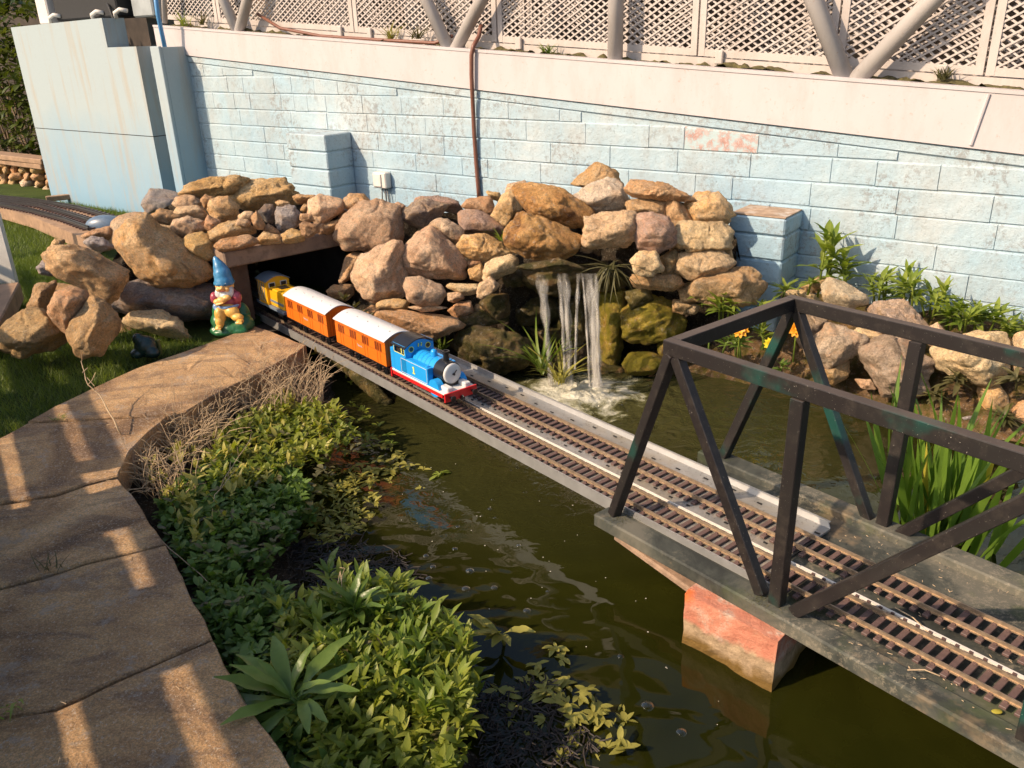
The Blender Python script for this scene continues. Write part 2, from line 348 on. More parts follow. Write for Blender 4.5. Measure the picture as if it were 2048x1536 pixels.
M['straw2'] = m_plain('dark_dry_stem', (.22, .155, .10), .9, 0, .35, 40)
M['petal'] = m_leaf('orange_petal', (.75, .32, .015), (.85, .42, .02), .3, 20)
M['petaly'] = m_leaf('yellow_petal', (.75, .62, .02), (.85, .70, .05), .3, 20)
M['wood'] = m_plain('weathered_timber', (.30, .19, .115), .85, 0, .35, 22, .5, (.12, .08, .055), .5)
M['lintelwood'] = m_plain('grey_brown_lintel_timber', (.30, .205, .14), .85, 0, .35, 26, .6, (.07, .05, .04), .55)
M['whitewood'] = m_plain('white_painted_wood', (.62, .60, .56), .6, 0, .12, 12, .2, (.25, .22, .18), .4)
M['rail'] = m_plain('brass_rail', (.36, .275, .19), .45, .65, .25, 90, .0)
M['railold'] = m_plain('dull_rail', (.07, .065, .065), .4, .6, .25, 60)
M['sleeper'] = m_plain('brown_plastic_sleeper', (.11, .068, .06), .5, 0, .2, 90)
def m_alu():
    t = NT('aluminium_tray'); c = t.ramp(t.noise(6, 6, .6), [(.38, (.27, .27, .255)), (.62, (.42, .41, .39))])
    dn = t.ramp(t.noise(4.2, 7, .7, dist=.5), [(.45, 0.), (.62, 1.)]); c = t.mix(t.math('MULTIPLY', dn, .55), c, (.36, .29, .18))
    sp = t.ramp(t.noise(85, 5, .8), [(.58, 0.), (.63, 1.)]); c = t.mix(t.math('MULTIPLY', sp, .7), c, (.08, .07, .05))
    return t.fin(c, .42, t.bump(t.noise(30, 4), .1, .003), Metallic=.45)
M['alu'] = m_alu()
M['alubright'] = m_plain('bright_aluminium', (.44, .44, .43), .4, .6, .12, 20)
M['strip'] = m_plain('white_strip', (.68, .64, .57), .6, 0, .08, 60, 0, (.3, .24, .16), .3)
def m_truss():
    t = NT('black_painted_steel'); c = t.ramp(t.noise(3.2, 5, .6), [(.42, (.016, .013, .013)), (.56, (.018, .016, .015)), (.63, (.009, .05, .04))])
    sp = t.ramp(t.noise(210, 3, .9), [(.685, 0.), (.70, 1.)]); c = t.mix(sp, c, (.42, .39, .33)); du = t.ramp(t.noise(24, 7, .75), [(.5, 0.), (.8, 1.)]); c = t.mix(t.math('MULTIPLY', du, .35), c, (.11, .09, .07))
    sx = t.n('ShaderNodeSeparateXYZ'); t.l(t.nrm, sx.inputs[0]); up = t.math('MULTIPLY', t.ramp(sx.outputs[2], [(.75, 0.), (.95, 1.)]), .6); c = t.mix(t.math('MULTIPLY', up, t.ramp(t.noise(9, 6, .6), [(.3, .5), (.7, 1.)])), c, (.13, .10, .085))
    return t.fin(c, .42, t.bump(t.noise(60, 4), .06, .003), Specular_IOR_Level=.35)
M['truss'] = m_truss()
def m_deck():
    t = NT('weathered_green_deck'); c = t.ramp(t.noise(5, 8, .65, dist=.5), [(.40, (.028, .031, .027)), (.5, (.055, .06, .05)), (.62, (.12, .115, .09))])
    sp = t.ramp(t.noise(60, 9, .85), [(.51, 0.), (.57, 1.)]); pm = t.ramp(t.noise(3.7, 5, .6), [(.42, 0.), (.56, 1.)]); c = t.mix(t.math('MULTIPLY', t.math('MULTIPLY', sp, pm), .45), c, (.30, .26, .19))
    gr = t.ramp(t.noise(6.5, 5, .6), [(.55, 0.), (.68, 1.)]); c = t.mix(t.math('MULTIPLY', gr, .55), c, (.055, .075, .02))
    sd = t.ramp(t.noise(2.7, 6, .7), [(.58, 0.), (.68, 1.)]); c = t.mix(t.math('MULTIPLY', sd, .6), c, (.30, .21, .12))
    b = t.bump(t.noise(18, 6), .3, .006); return t.fin(c, .75, b, Specular_IOR_Level=.35)
M['deck'] = m_deck()
def m_pier():
    t = NT('peeling_terracotta_paint'); sx = t.n('ShaderNodeSeparateXYZ'); t.l(t.pos, sx.inputs[0]); z = t.math('ADD', sx.outputs[2], t.math('MULTIPLY', t.math('SUBTRACT', t.noise(9, 7, .65, dist=.5), .5), .09))
    c = t.ramp(t.noise(12, 8, .7), [(.3, (.44, .15, .095)), (.50, (.52, .22, .14)), (.60, (.50, .36, .28))]); c = t.mix(t.ramp(t.noise(4.5, 3), [(.62, 0.), (.66, 1.)]), c, (.72, .17, .05))
    zr = t.n('ShaderNodeMapRange'); zr.inputs['From Min'].default_value = .062; zr.inputs['From Max'].default_value = .078; t.l(z, zr.inputs[0]); c = t.mix(zr.outputs[0], t.ramp(t.noise(26, 8, .7), [(.35, (.20, .145, .085)), (.6, (.44, .32, .20))]), c)
    z2 = t.n('ShaderNodeMapRange'); z2.inputs['From Min'].default_value = .012; z2.inputs['From Max'].default_value = .04; t.l(z, z2.inputs[0]); c = t.mix(z2.outputs[0], (.16, .095, .025), c)
    b = t.bump(t.noise(22, 8, .7), .8, .014); return t.fin(c, .85, b, Specular_IOR_Level=.25)
M['pier'] = m_pier()
def m_water():
    t = NT('green_pond_water'); c = t.ramp(t.noise(1.6, 4, .6, dist=.6), [(.38, (.010, .0115, .0014)), (.62, (.020, .021, .003))])
    sx = t.n('ShaderNodeSeparateXYZ'); t.l(t.pos, sx.inputs[0])
    s = t.n('ShaderNodeVectorMath', operation='DISTANCE'); s.inputs[1].default_value = (.29, 3.0, 0); t.l(t.pos, s.inputs[0])
    near = t.n('ShaderNodeMapRange'); near.inputs['From Min'].default_value = .05; near.inputs['From Max'].default_value = 1.25; near.inputs['To Min'].default_value = 1; near.inputs['To Max'].default_value = 0; t.l(s.outputs['Value'], near.inputs[0])
    c = t.mix(t.math('MULTIPLY', near.outputs[0], .65), c, (.07, .068, .028))
    d = t.n('ShaderNodeTexWave', wave_type='RINGS'); d.inputs['Scale'].default_value = 3.2; d.inputs['Distortion'].default_value = 5; d.inputs['Detail'].default_value = 3; d.inputs['Detail Scale'].default_value = 1.2
    mp = t.n('ShaderNodeMapping'); mp.inputs['Location'].default_value = (-.29, -3.0, 0); t.l(t.pos, mp.inputs[0]); t.l(mp.outputs[0], d.inputs['Vector'])
    wv = t.noise(2.6, 2, .35, dist=.9, st=(1.3, .8, 1)); b = t.bump(wv, .16, .06)
    b = t.bump(d.outputs[0], .05, .012, b); ch = t.math('MULTIPLY', t.noise(17, 3, .5, dist=.7), t.math('POWER', near.outputs[0], 1.4)); b = t.bump(ch, .75, .03, b); b = t.bump(t.noise(9, 2, .4, dist=1.2), .035, .02, b)
    return t.fin(c, .035, b, IOR=1.33, Specular_IOR_Level=.55)
M['water'] = m_water()
def m_fall(name, lo, hi, alpha):
    t = NT(name); st = t.noise(60, 4, .6, st=(1.2, 1.2, .045)); fac = t.ramp(st, [(lo, 0.), (hi, 1.)]); t.fin((.62, .60, .55), .25, None, Specular_IOR_Level=.5)
    at_ = t.n('ShaderNodeAttribute'); at_.attribute_name = 'fade'; fac = t.math('MULTIPLY', fac, at_.outputs['Fac']); tr = t.n('ShaderNodeBsdfTransparent'); ms = t.n('ShaderNodeMixShader'); t.l(t.math('MULTIPLY', fac, alpha), ms.inputs[0]); t.l(tr.outputs[0], ms.inputs[1]); t.l(t.b.outputs[0], ms.inputs[2]); t.l(ms.outputs[0], t.out.inputs[0]); return t.m
M['fall'] = m_fall('falling_water', .22, .80, .85)
def m_foam():
    t = NT('churned_foam'); f = t.noise(9, 7, .6, dist=.6)
    s = t.n('ShaderNodeVectorMath', operation='DISTANCE'); s.inputs[1].default_value = (.26, 2.98, 0); t.l(t.pos, s.inputs[0])
    mr = t.n('ShaderNodeMapRange'); mr.inputs['From Min'].default_value = .06; mr.inputs['From Max'].default_value = .42; mr.inputs['To Min'].default_value = .30; mr.inputs['To Max'].default_value = -.25; t.l(s.outputs['Value'], mr.inputs[0])
    g = t.math('ADD', f, mr.outputs[0]); fac = t.ramp(g, [(.50, 0.), (.72, 1.)]); t.fin(t.ramp(g, [(.55, (.36, .36, .16)), (.72, (.80, .78, .64))]), .35, t.bump(t.noise(40, 5), .8, .02))
    tr = t.n('ShaderNodeBsdfTransparent'); ms = t.n('ShaderNodeMixShader'); t.l(t.math('MULTIPLY', fac, .75), ms.inputs[0]); t.l(tr.outputs[0], ms.inputs[1]); t.l(t.b.outputs[0], ms.inputs[2]); t.l(ms.outputs[0], t.out.inputs[0]); return t.m
M['foam'] = m_foam()
def m_bub():
    t = NT('bubble_film'); t.fin((.9, .9, .85), .03, None, Specular_IOR_Level=1.); tr = t.n('ShaderNodeBsdfTransparent'); fr = t.n('ShaderNodeLayerWeight'); fr.inputs[0].default_value = .35
    ms = t.n('ShaderNodeMixShader'); t.l(t.math('MULTIPLY', fr.outputs['Facing'], .75), ms.inputs[0]); g = t.n('ShaderNodeBsdfGlossy'); g.inputs['Roughness'].default_value = .06
    t.l(tr.outputs[0], ms.inputs[1]); t.l(g.outputs[0], ms.inputs[2]); t.l(ms.outputs[0], t.out.inputs[0]); return t.m
M['bubble'] = m_bub()

# ================================================================== SETTING
# pond
pond = MB().add([(-4, -1.5, 0), (6, -1.5, 0), (6, 4.4, 0), (-4, 4.4, 0)], [(0, 1, 2, 3)]).build('pond_water', M['water']); struct(pond)
bed = MB().add([(-40, -40, -.35), (40, -40, -.35), (40, 60, -.35), (-40, 60, -.35)], [(0, 1, 2, 3)]).build('ground', M['soil']); struct(bed)
# lawn: everything left of the pond and behind the left boulders
LZ = .185
edge = [onz(590, 1560, LZ), onz(470, 1400, LZ), onz(330, 1100, LZ), onz(235, 950, LZ), onz(300, 850, LZ), onz(560, 725, LZ), onz(612, 690, LZ), onz(500, 640, LZ)]
def xy(p): return A([p[0], p[1], LZ])
inset = [p+A([-.05, -.02, -.02]) for p in edge]
lp = [A([-.2, -1.5, LZ-.02])]+inset+[wp(-2.9, 1.0, LZ-.02), wp(-3.2, -.4, LZ-.02), wp(-14, -.4, LZ-.02), A([-14, -1.5, LZ-.02])]
lawn = MB().prism([p-A([0, 0, .5]) for p in lp], (0, 0, .5)).build('lawn', M['lawn']); struct(lawn)

# paving slabs of the path (one object each)
path = thing('stone_path', 'path of worn sandstone slabs curving along the pond edge', 'path', onz(200, 1100, .13)); path['kind'] = 'structure'
del path['label']; del path['category']
def slab(px, z=.20, t=.085, seed=0):
    base = [onz(x, y, z) for x, y in px]; pts = []
    n = len(base)
    for i in range(n):
        a, b = base[i], base[(i+1) % n]; L = np.linalg.norm(b-a); k = max(1, int(L/.035))
        for j in range(k): pts.append(a+(b-a)*j/k)
    pts = A(pts); c = pts.mean(0); nz = fbm(pts*14, seed); d = pts-c; d /= np.linalg.norm(d, axis=1)[:, None]
    pts = pts+d*(nz[:, None]*.004-.001); m = len(pts); jag = vnoise(pts*60, seed+9)[:, None]*A([0, 0, .003])
    rin = pts-d*.0035; rin[:, 2] = z; mid = pts.copy()+jag; mid[:, 2] -= .0045
    low = pts+d*(.004*vnoise(pts*30, seed+3)[:, None]); low[:, 2] = z-t
    rings = [c*(1-f)+rin*f+A([0, 0, 1])*(vnoise(rin*11+f*9, seed+5)*.0035)[:, None] for f in (.25, .5, .75, .92)]+[rin, mid, low]
    V = np.vstack([c[None]]+rings); F = [(0, 1+i, 1+(i+1) % m) for i in range(m)]
    for r in range(len(rings)-1):
        o = 1+r*m; F += [(o+i, o+m+i, o+m+(i+1) % m, o+(i+1) % m) for i in range(m)]
    o = mesh_obj('paving_slab', V, F, M['slab'], path, False); return o
slab([(508, 652), (540, 662), (612, 690), (598, 702), (520, 745), (430, 788), (372, 822), (335, 829), (150, 838), (55, 843), (110, 812), (270, 737), (400, 692)], seed=1)
slab([(150, 842), (335, 832), (300, 862), (262, 900), (236, 951), (170, 967), (110, 988), (-60, 1015), (-60, 905), (55, 847)], .196, seed=2)
slab([(236, 957), (262, 985), (300, 1045), (330, 1086), (260, 1103), (171, 1123), (85, 1150), (-40, 1186), (-60, 1020), (110, 993), (170, 972)], .198, seed=3)
slab([(332, 1090), (380, 1185), (425, 1276), (337, 1313), (220, 1363), (111, 1415), (-20, 1440), (-60, 1195), (85, 1157), (171, 1129), (262, 1107)], .194, seed=4)
slab([(427, 1281), (490, 1395), (560, 1500), (640, 1640), (-60, 1640), (-60, 1450), (111, 1422), (220, 1369), (337, 1319)], .196, seed=5)

# bank mud between the path and the water (height field)
def heightgrid(name, P00, P10, P01, P11, nu, nv, zf, mat, jitter=.0, seed=0):
    V = []
    for j in range(nv+1):
        for i in range(nu+1):
            a, b = i/nu, j/nv; p = (P00*(1-a)+P10*a)*(1-b)+(P01*(1-a)+P11*a)*b; V.append(p)
    V = A(V); V[:, 2] = zf(V); F = [(j*(nu+1)+i, j*(nu+1)+i+1, (j+1)*(nu+1)+i+1, (j+1)*(nu+1)+i) for j in range(nv) for i in range(nu)]
    o = fast_mesh(name, V, F, mat); return o
cin = [onz(x, y, .12) for x, y in [(620, 700), (440, 790), (310, 850), (235, 950), (330, 1095), (425, 1285), (520, 1450), (640, 1650)]]
cout = [onz(x, y, 0) for x, y in [(700, 745), (740, 830), (720, 930), (690, 1010), (690, 1130), (830, 1210), (990, 1340), (1010, 1650)]]
def strip(cin, cout, name, mat, z0, z1, over=.12, amp=.03, n=90, m=24, seed=0):
    def samp(c, t):
        k = t*(len(c)-1); i = min(int(k), len(c)-2); f = k-i; return c[i]*(1-f)+c[i+1]*f
    V = []
    for i in range(n+1):
        a = samp(cin, i/n); b = samp(cout, i/n); a = a+(a-b)/np.linalg.norm(a-b)*over
        for j in range(m+1):
            t = j/m; p = a*(1-t)+b*t; p = p.copy(); p[2] = z0*(1-t)+z1*t; V.append(p)
    V = A(V); V[:, 2] += amp*fbm(V*A([9, 9, 0]), seed); F = [(i*(m+1)+j, i*(m+1)+j+1, (i+1)*(m+1)+j+1, (i+1)*(m+1)+j) for i in range(n) for j in range(m)]
    return fast_mesh(name, V, F, mat)
struct(strip(cin, cout, 'muddy_bank', M['soil'], .10, -.025, amp=.014, seed=4))
# right flower bed
o = strip([wp(u, .0, 0) for u in np.linspace(-1.25, 1.2, 12)], [wp(u, .62, 0) for u in np.linspace(-1.35, 1.2, 12)], 'garden_bed', M['bedsoil'], .30, -.10, over=.05, amp=.02, n=120, seed=8); struct(o)

# ---- block wall
WTOP = lambda u: 1.245-(u+4.894)*(1.245-.872)/(4.784)         # underside of the girder
bw = thing('block_wall', 'pale blue painted blockwork wall with flaking patches behind the rockery', 'wall', wp(-2.4, 0, .1))
MB().prism([wp(-5.15, -.006, .0), wp(1.6, -.006, .0), wp(1.6, -.006, WTOP(1.6)-.003), wp(-5.15, -.006, WTOP(-5.15)-.003)], -nW*.2).build('mortar', M['wall'], bw)
def blockpoly(u0, u1, z0, z1l, z1r, o0, mat, bev=.007):
    rec = .018; c = A([(u0+u1)/2, (z0+(z1l+z1r)/2)/2]); q = [(u0, z0), (u1, z0), (u1, z1r), (u0, z1l)]
    bv = .0014; inn = [(u0+bv, z0+bev*.5), (u1-bv, z0+bev*.5), (u1-bv, z1r-bev), (u0+bv, z1l-bev)]
    v = [wp(a, o0-rec, b) for a, b in q]+[wp(a, o0-.0045, b) for a, b in q]+[wp(a, o0, b) for a, b in inn]
    f = [(k, (k+1) % 4, (k+1) % 4+4, k+4) for k in range(4)]+[(k+4, (k+1) % 4+4, (k+1) % 4+8, k+8) for k in range(4)]+[(8, 9, 10, 11)]
    return mesh_obj('block', A(v), f, mat, bw)
BAND = .038
for r in range(12):
    z0 = .135+.0985*r; z1 = z0+.0985; u = -5.12+((r*.37) % 1)*.3*(-1 if r % 2 else 1)-.2
    while u < 1.5:
        L = random.choice([.33, .33, .34, .32, .22, .17]) if r < 8 else random.choice([.2, .22, .16, .3, .12])
        a, b = max(u, -5.12), min(u+L, 1.55); u += L
        if b-a < .05: continue
        tl, tr = WTOP(a)-BAND-.006, WTOP(b)-BAND-.006
        if min(tl, tr) < z0+.03: continue
        g = .0003; m = M['wall']; zb = z0+random.uniform(-.002, .002)
        cu = (a+b)/2
        if r == 7 and (-1.46 < cu < -1.28 or -1.24 < cu < -1.04) or (r == 8 and -1.62 < cu < -1.5): m = M['brickred']
        blockpoly(a+g, b-g, zb+.0018, min(z1-.0018, tl), min(z1-.0018, tr), random.uniform(-.0012, .0012), m, random.uniform(.004, .0075))
MB().prism([wp(-5.1, .004, WTOP(-5.1)-BAND), wp(1.55, .004, WTOP(1.55)-BAND), wp(1.55, .004, WTOP(1.55)-.006), wp(-5.1, .004, WTOP(-5.1)-.006)], -nW*.02).build('render_band', M['wall'], bw)
# stub piers of the wall
def pier(u0, u1, o, ztop, label, zc=.0985):
    t = thing('brick_pier', label, 'pier', wp((u0+u1)/2, o/2, .1)); z = .04; k = 0
    while z < ztop-.01:
        z1 = min(z+zc, ztop); 
        MB().box(wp((u0+u1)/2, o/2, (z+z1)/2), (u1-u0, o-.0+random.uniform(-.003, .003), z1-z-.006), (eW, nW, A([0, 0, 1.])), .006).build('block', M['wall'], t); z = z1; k += 1
    MB().box(wp((u0+u1)/2, o/2-.006, (.04+ztop)/2), (u1-u0-.016, o-.012, ztop-.05), (eW, nW, A([0, 0, 1.]))).build('mortar', M['wall'], t)
    return t
pier(-3.80, -3.466, .20, .826, 'short pale blue pier against the wall left of the grey socket box', .0985)
pp = pier(-1.075, -.846, .20, .612, 'squat pale blue pier with brown soiled top at the right end of the rockery', .1)
MB().box(wp(-.96, .10, .6145), (.222, .19, .005), (eW, nW, A([0, 0, 1.]))).build('soiled_top', m_plain('soiled_paint', (.36, .25, .17), .9, 0, .35, 30, .5, (.5, .55, .55), .5), pp)

# ---- girder, tubes and mesh panels above
GT = lambda u: 1.438-(u+5.248)*(1.440-1.078)/(5.10); GB = lambda u: WTOP(u)+.001
GO = .014; GU0, GU1 = -5.25, 1.7
gd = thing('steel_girder', 'long pinkish white girder sloping down above the blue wall', 'girder', wp(-2, .05, 1.0))
MB().prism([wp(GU0, GO, GB(GU0)), wp(GU1, GO, GB(GU1)), wp(GU1, GO, GT(GU1)), wp(GU0, GO, GT(GU0))], -nW*.012).build('web', M['girder'], gd)
MB().prism([wp(GU0, GO+.004, GT(GU0)-.010), wp(GU1, GO+.004, GT(GU1)-.010), wp(GU1, GO+.004, GT(GU1)+.003), wp(GU0, GO+.004, GT(GU0)+.003)], -nW*.05).build('flange', M['girder'], gd)
MB().prism([wp(GU0, GO-.012, GB(GU0)), wp(GU1, GO-.012, GB(GU1)), wp(GU1, GO-.012, GB(GU1)+.012), wp(GU0, GO-.012, GB(GU0)+.012)], -nW*.35).build('bottom_flange', M['darkbrown'], gd)
MB().prism([wp(GU0, GO-.046, GT(GU0)-.05), wp(GU1, GO-.046, GT(GU1)-.05), wp(GU1, GO-.046, GT(GU1)-.012), wp(GU0, GO-.046, GT(GU0)-.012)], -nW*.16).build('top_tray', M['moss'], gd)
MB().tube([at(1978, 188, GO+.002), at(1942, 290, GO+.002)], .007, 8).build('weld_seam', M['girder'], gd)
# moss crust along the girder top: lumpy strip
V = []; F = []; n = 420; m = 6
for i in range(n+1):
    u = GU0+(GU1-GU0)*i/n
    for j in range(m+1): V.append(wp(u, GO-.05-.085*j/m, GT(u)-.012))
V = A(V); V[:, 2] += .020*(.5+fbm(V*A([22, 22, 22]), 3, 4)); F = [(i*(m+1)+j, i*(m+1)+j+1, (i+1)*(m+1)+j+1, (i+1)*(m+1)+j) for i in range(n) for j in range(m)]
stuff(fast_mesh('moss', V, F, M['moss']), 'dark moss and soil crust along the top of the girder', 'moss')
vt = [((475, 62), (438, -20), 'leaning left at the far left'), ((478, 62), (500, -20), 'leaning right at the far left'), ((898, 95), (848, -10), 'leaning left behind the brown hose'), ((912, 95), (968, -10), 'leaning right beside the brown hose'),
      ((1230, 120), (1232, 0), 'standing upright in the middle of the mesh fence'), ((1690, 155), (1628, 0), 'leaning left in the right-hand pair'), ((1712, 158), (1865, 0), 'leaning right in the right-hand pair'), ((330, 40), (328, 0), 'upright and thin at the left end of the girder')]
for k, (a, b, lab) in enumerate(vt):
    p = at(a[0], a[1]+3, -.03); q = at(b[0], b[1], -.03); d = q-p; t = (2.05-p[2])/d[2]; q = p+d*t; r = .034 if k != 7 else .018
    o = MB().tube([p-d/np.linalg.norm(d)*.01, q], r if k > 3 else r*.92, 18).build('steel_tube', M['tube'], None, True); tag(o, 'thick off-white steel tube '+lab, 'tube', 'steel tubes rising from the girder')
# mesh panels
def mesh_panel(u0, u1, o, h0, h1, label, grp, fw=.028, mat='mesh', cell=(.047, .030)):
    t = thing('mesh_panel', label, 'mesh panel', wp(u0, o, GT(u0)+h0), 0, grp); S = lambda u, h: wp(u, o, GT(u)+h)
    T = (0, 0, 1)
    def fr(nm, a, b): MB().bar(a, b, .012, fw, up=T).build(nm, M[mat], t)
    fr('bottom_rail', S(u0, h0+fw/2), S(u1, h0+fw/2)); fr('top_rail', S(u0, h1-fw/2), S(u1, h1-fw/2))
    MB().box((S(u0+fw/2, h0)+S(u0+fw/2, h1))/2, (fw, .014, h1-h0), (eW, nW, A([0, 0, 1.]))).build('side_rail', M[mat], t)
    MB().box((S(u1-fw/2, h0)+S(u1-fw/2, h1))/2, (fw, .014, h1-h0), (eW, nW, A([0, 0, 1.]))).build('side_rail', M[mat], t)
    mb = MB(); W = u1-u0-1.6*fw; H = h1-h0-1.6*fw; ua = u0+.8*fw; ha = h0+.8*fw; sl = cell[1]/cell[0]
    for sg in (1, -1):
        k = -int(H/cell[1])-1
        while k*cell[0] < W+H/sl:
            c = k*cell[0]; k += 1          # line: h = sg*sl*(x-c) (+H when sg=-1)
            pts = []
            for x in (0, W):
                h = sl*(x-c) if sg > 0 else H-sl*(x-c)
                if 0 <= h <= H: pts.append((x, h))
            for h in (0, H):
                x = c+h/sl if sg > 0 else c+(H-h)/sl
                if 0 < x < W: pts.append((x, h))
            if len(pts) < 2: continue
            a, b = pts[0], pts[-1]
            if abs(a[0]-b[0]) < 1e-3: continue
            p, q = S(ua+a[0], ha+a[1]), S(ua+b[0], ha+b[1]); mb.bar(p+nW*.002*sg, q+nW*.002*sg, .004, .0068, up=T)
    g = mb.build('expanded_mesh', M[mat], t); g['kind'] = 'stuff'; return t
pb = [at(x, 60, -.125) for x in (470, 712, 996)]; us = [-5.6, -4.72]+[uoz(p)[0] for p in (at(712, 80, -.125), at(997, 100, -.125), at(1396, 105, -.125), at(1672, 120, -.125), at(1972, 130, -.125))]
us += [us[-1]+.75, us[-1]+1.5]; names = ['at the left end behind the small weeds', 'left of the first frame joint', 'between the left joint and the hose', 'right of the hose behind the upright tube', 'left of the right-hand tube pair', 'between the two right-hand leaning tubes', 'at the top right corner', 'outside right end']
for i in range(len(us)-1): mesh_panel(us[i]+.004, us[i+1]-.004, -.125, .035, .62, 'cream expanded metal mesh panel '+names[i], 'front mesh panels')
for i in range(5): mesh_panel(-5.5+i*1.5, -4.02+i*1.5, -.42, .0, .62, ['inner mesh screen seen through the left mesh', 'inner mesh screen left of centre', 'inner mesh screen at the centre', 'inner mesh screen right of centre', 'inner mesh screen behind the top right corner'][i], 'inner mesh screens', cell=(.06, .036))
rl = thing('lower_rail', 'cream tubular bottom rail with clamps under the mesh panels', 'rail', wp(-2, -.03, 1.1))
MB().prism([wp(-5.2, -.115, GT(-5.2)-.006), wp(1.6, -.115, GT(1.6)-.006), wp(1.6, -.115, GT(1.6)+.03), wp(-5.2, -.115, GT(-5.2)+.03)], -nW*.02).build('rail_bar', M['mesh'], rl)
for x, y in ((680, 55), (740, 65), (1038, 80), (1440, 105), (1885, 140)):
    u = uoz(at(x, y, -.11))[0]; MB().box(wp(u, -.106, GT(u)+.035), (.035, .016, .055), (eW, nW, A([0, 0, 1.])), .004).build('clamp', M['mesh'], rl)
# boarded deck behind
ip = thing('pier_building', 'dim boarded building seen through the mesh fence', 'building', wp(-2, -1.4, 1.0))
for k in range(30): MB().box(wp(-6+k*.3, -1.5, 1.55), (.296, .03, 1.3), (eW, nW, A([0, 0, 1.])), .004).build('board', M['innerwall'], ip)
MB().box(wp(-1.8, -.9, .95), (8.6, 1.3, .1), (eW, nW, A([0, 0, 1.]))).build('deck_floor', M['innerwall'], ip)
MB().box(wp(-1.8, -.85, 2.22), (8.6, 1.6, .07), (eW, nW, A([0, 0, 1.]))).build('roof', M['innerwall'], ip)  # unseen roof, added to darken the inside behind the mesh
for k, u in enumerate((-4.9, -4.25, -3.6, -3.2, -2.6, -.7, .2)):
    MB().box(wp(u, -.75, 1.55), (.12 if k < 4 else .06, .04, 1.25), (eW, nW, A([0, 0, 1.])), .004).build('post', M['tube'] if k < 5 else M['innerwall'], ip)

# ---- left concrete panel, corner post, cabinets
cp = thing('rendered_wall_panel', 'tall streaky pale blue rendered wall panel at the left', 'wall', wp(-6.4, .1, .2))
PO = .16; Z3 = A([0, 0, 1.])
def pz(x, y, o=PO): u, _, z = uoz(at(x, y, o)); return u, z
uL = pz(100, 380)[0]; uS = pz(208, 60)[0]; uR = pz(300, 240)[0]; zT = pz(120, 42)[1]; zS = pz(240, 94)[1]; zC = .74
print('panel', uL, uS, uR, zT, zS)
MB().prism([wp(uL, PO, .0), wp(uR, PO, .0), wp(uR, PO, zC-.003), wp(uL, PO, zC-.003)], -nW*.16).build('lower_panel', M['panel'], cp)
MB().prism([wp(uL, PO, zC+.003), wp(uR, PO, zC+.003), wp(uR, PO, zS), wp(uS, PO, zS), wp(uS, PO, zT), wp(uL, PO, zT-.02)], -nW*.16).build('upper_panel', M['panel'], cp)
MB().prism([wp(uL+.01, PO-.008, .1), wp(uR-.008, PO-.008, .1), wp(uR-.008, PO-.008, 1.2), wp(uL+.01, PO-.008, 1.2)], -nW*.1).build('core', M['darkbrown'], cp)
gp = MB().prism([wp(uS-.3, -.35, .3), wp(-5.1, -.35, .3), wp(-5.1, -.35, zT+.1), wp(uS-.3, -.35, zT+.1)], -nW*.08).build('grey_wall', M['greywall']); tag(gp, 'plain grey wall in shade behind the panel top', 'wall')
ps = thing('corner_post', 'pale blue angled timber corner post beside the wall panel', 'post', wp(-5.3, .1, .2))
u1 = uoz(at(303, 95, .20))[0]; z1 = uoz(at(303, 93, .20))[2]
MB().box(wp(u1+.03, .190, z1/2), (.10, .022, z1), (eW, nW, Z3), .003).build('narrow_face', M['panel'], ps)
MB().box(wp(u1+.068, .075, z1/2), (.020, .206, z1-.01), (eW, nW, Z3), .003).build('wide_face', M['panel'], ps)
o = MB().tube([at(308, -30, .14), at(316, 30, .13), at(333, 110, .10)], .014, 12).build('blue_pipe', M['bluepipe'], None, True); tag(o, 'bright blue plastic pipe rising beside the girder end', 'pipe')
o = MB().bar(at(368, 130, .012), at(372, 108, .012), .008, .012).build('metal_bracket', M['cable']); tag(o, 'small metal bracket strip at the top left corner of the block wall', 'bracket')
cb = thing('equipment_cabinet', 'black and white equipment cabinets on top of the wall panel', 'cabinet', wp(-6.6, -.2, 1.5))
zc0 = zT
MB().box(wp(-6.05, -.12, zc0+.2), (.85, .3, .38), (eW, nW, Z3), .01).build('black_cabinet', M['dark'], cb)
MB().box(wp(-6.62, -.05, zc0+.17), (.16, .2, .36), (eW, nW, Z3), .01).build('white_cabinet', M['box'], cb)
MB().box(wp(-5.45, -.15, zc0+.2), (.25, .2, .4), (eW, nW, Z3), .01).build('grey_cabinet', M['greywall'], cb)
for u in (-6.5, -5.9, -5.6): MB().tube([wp(u, .06, zc0), wp(u+.01, .07, zc0+.03), wp(u+.06, .06, zc0+.05), wp(u+.1, .03, zc0+.04)], .014, 8).build('fitting', M['box'], cb, True)
MB().tube([wp(-5.75, .02, zc0+.1), wp(-5.66, .06, zc0+.06), wp(-5.62, .06, zc0-.05), wp(-5.63, .03, zS)], .01, 8).build('cable', M['dark'], cb, True)
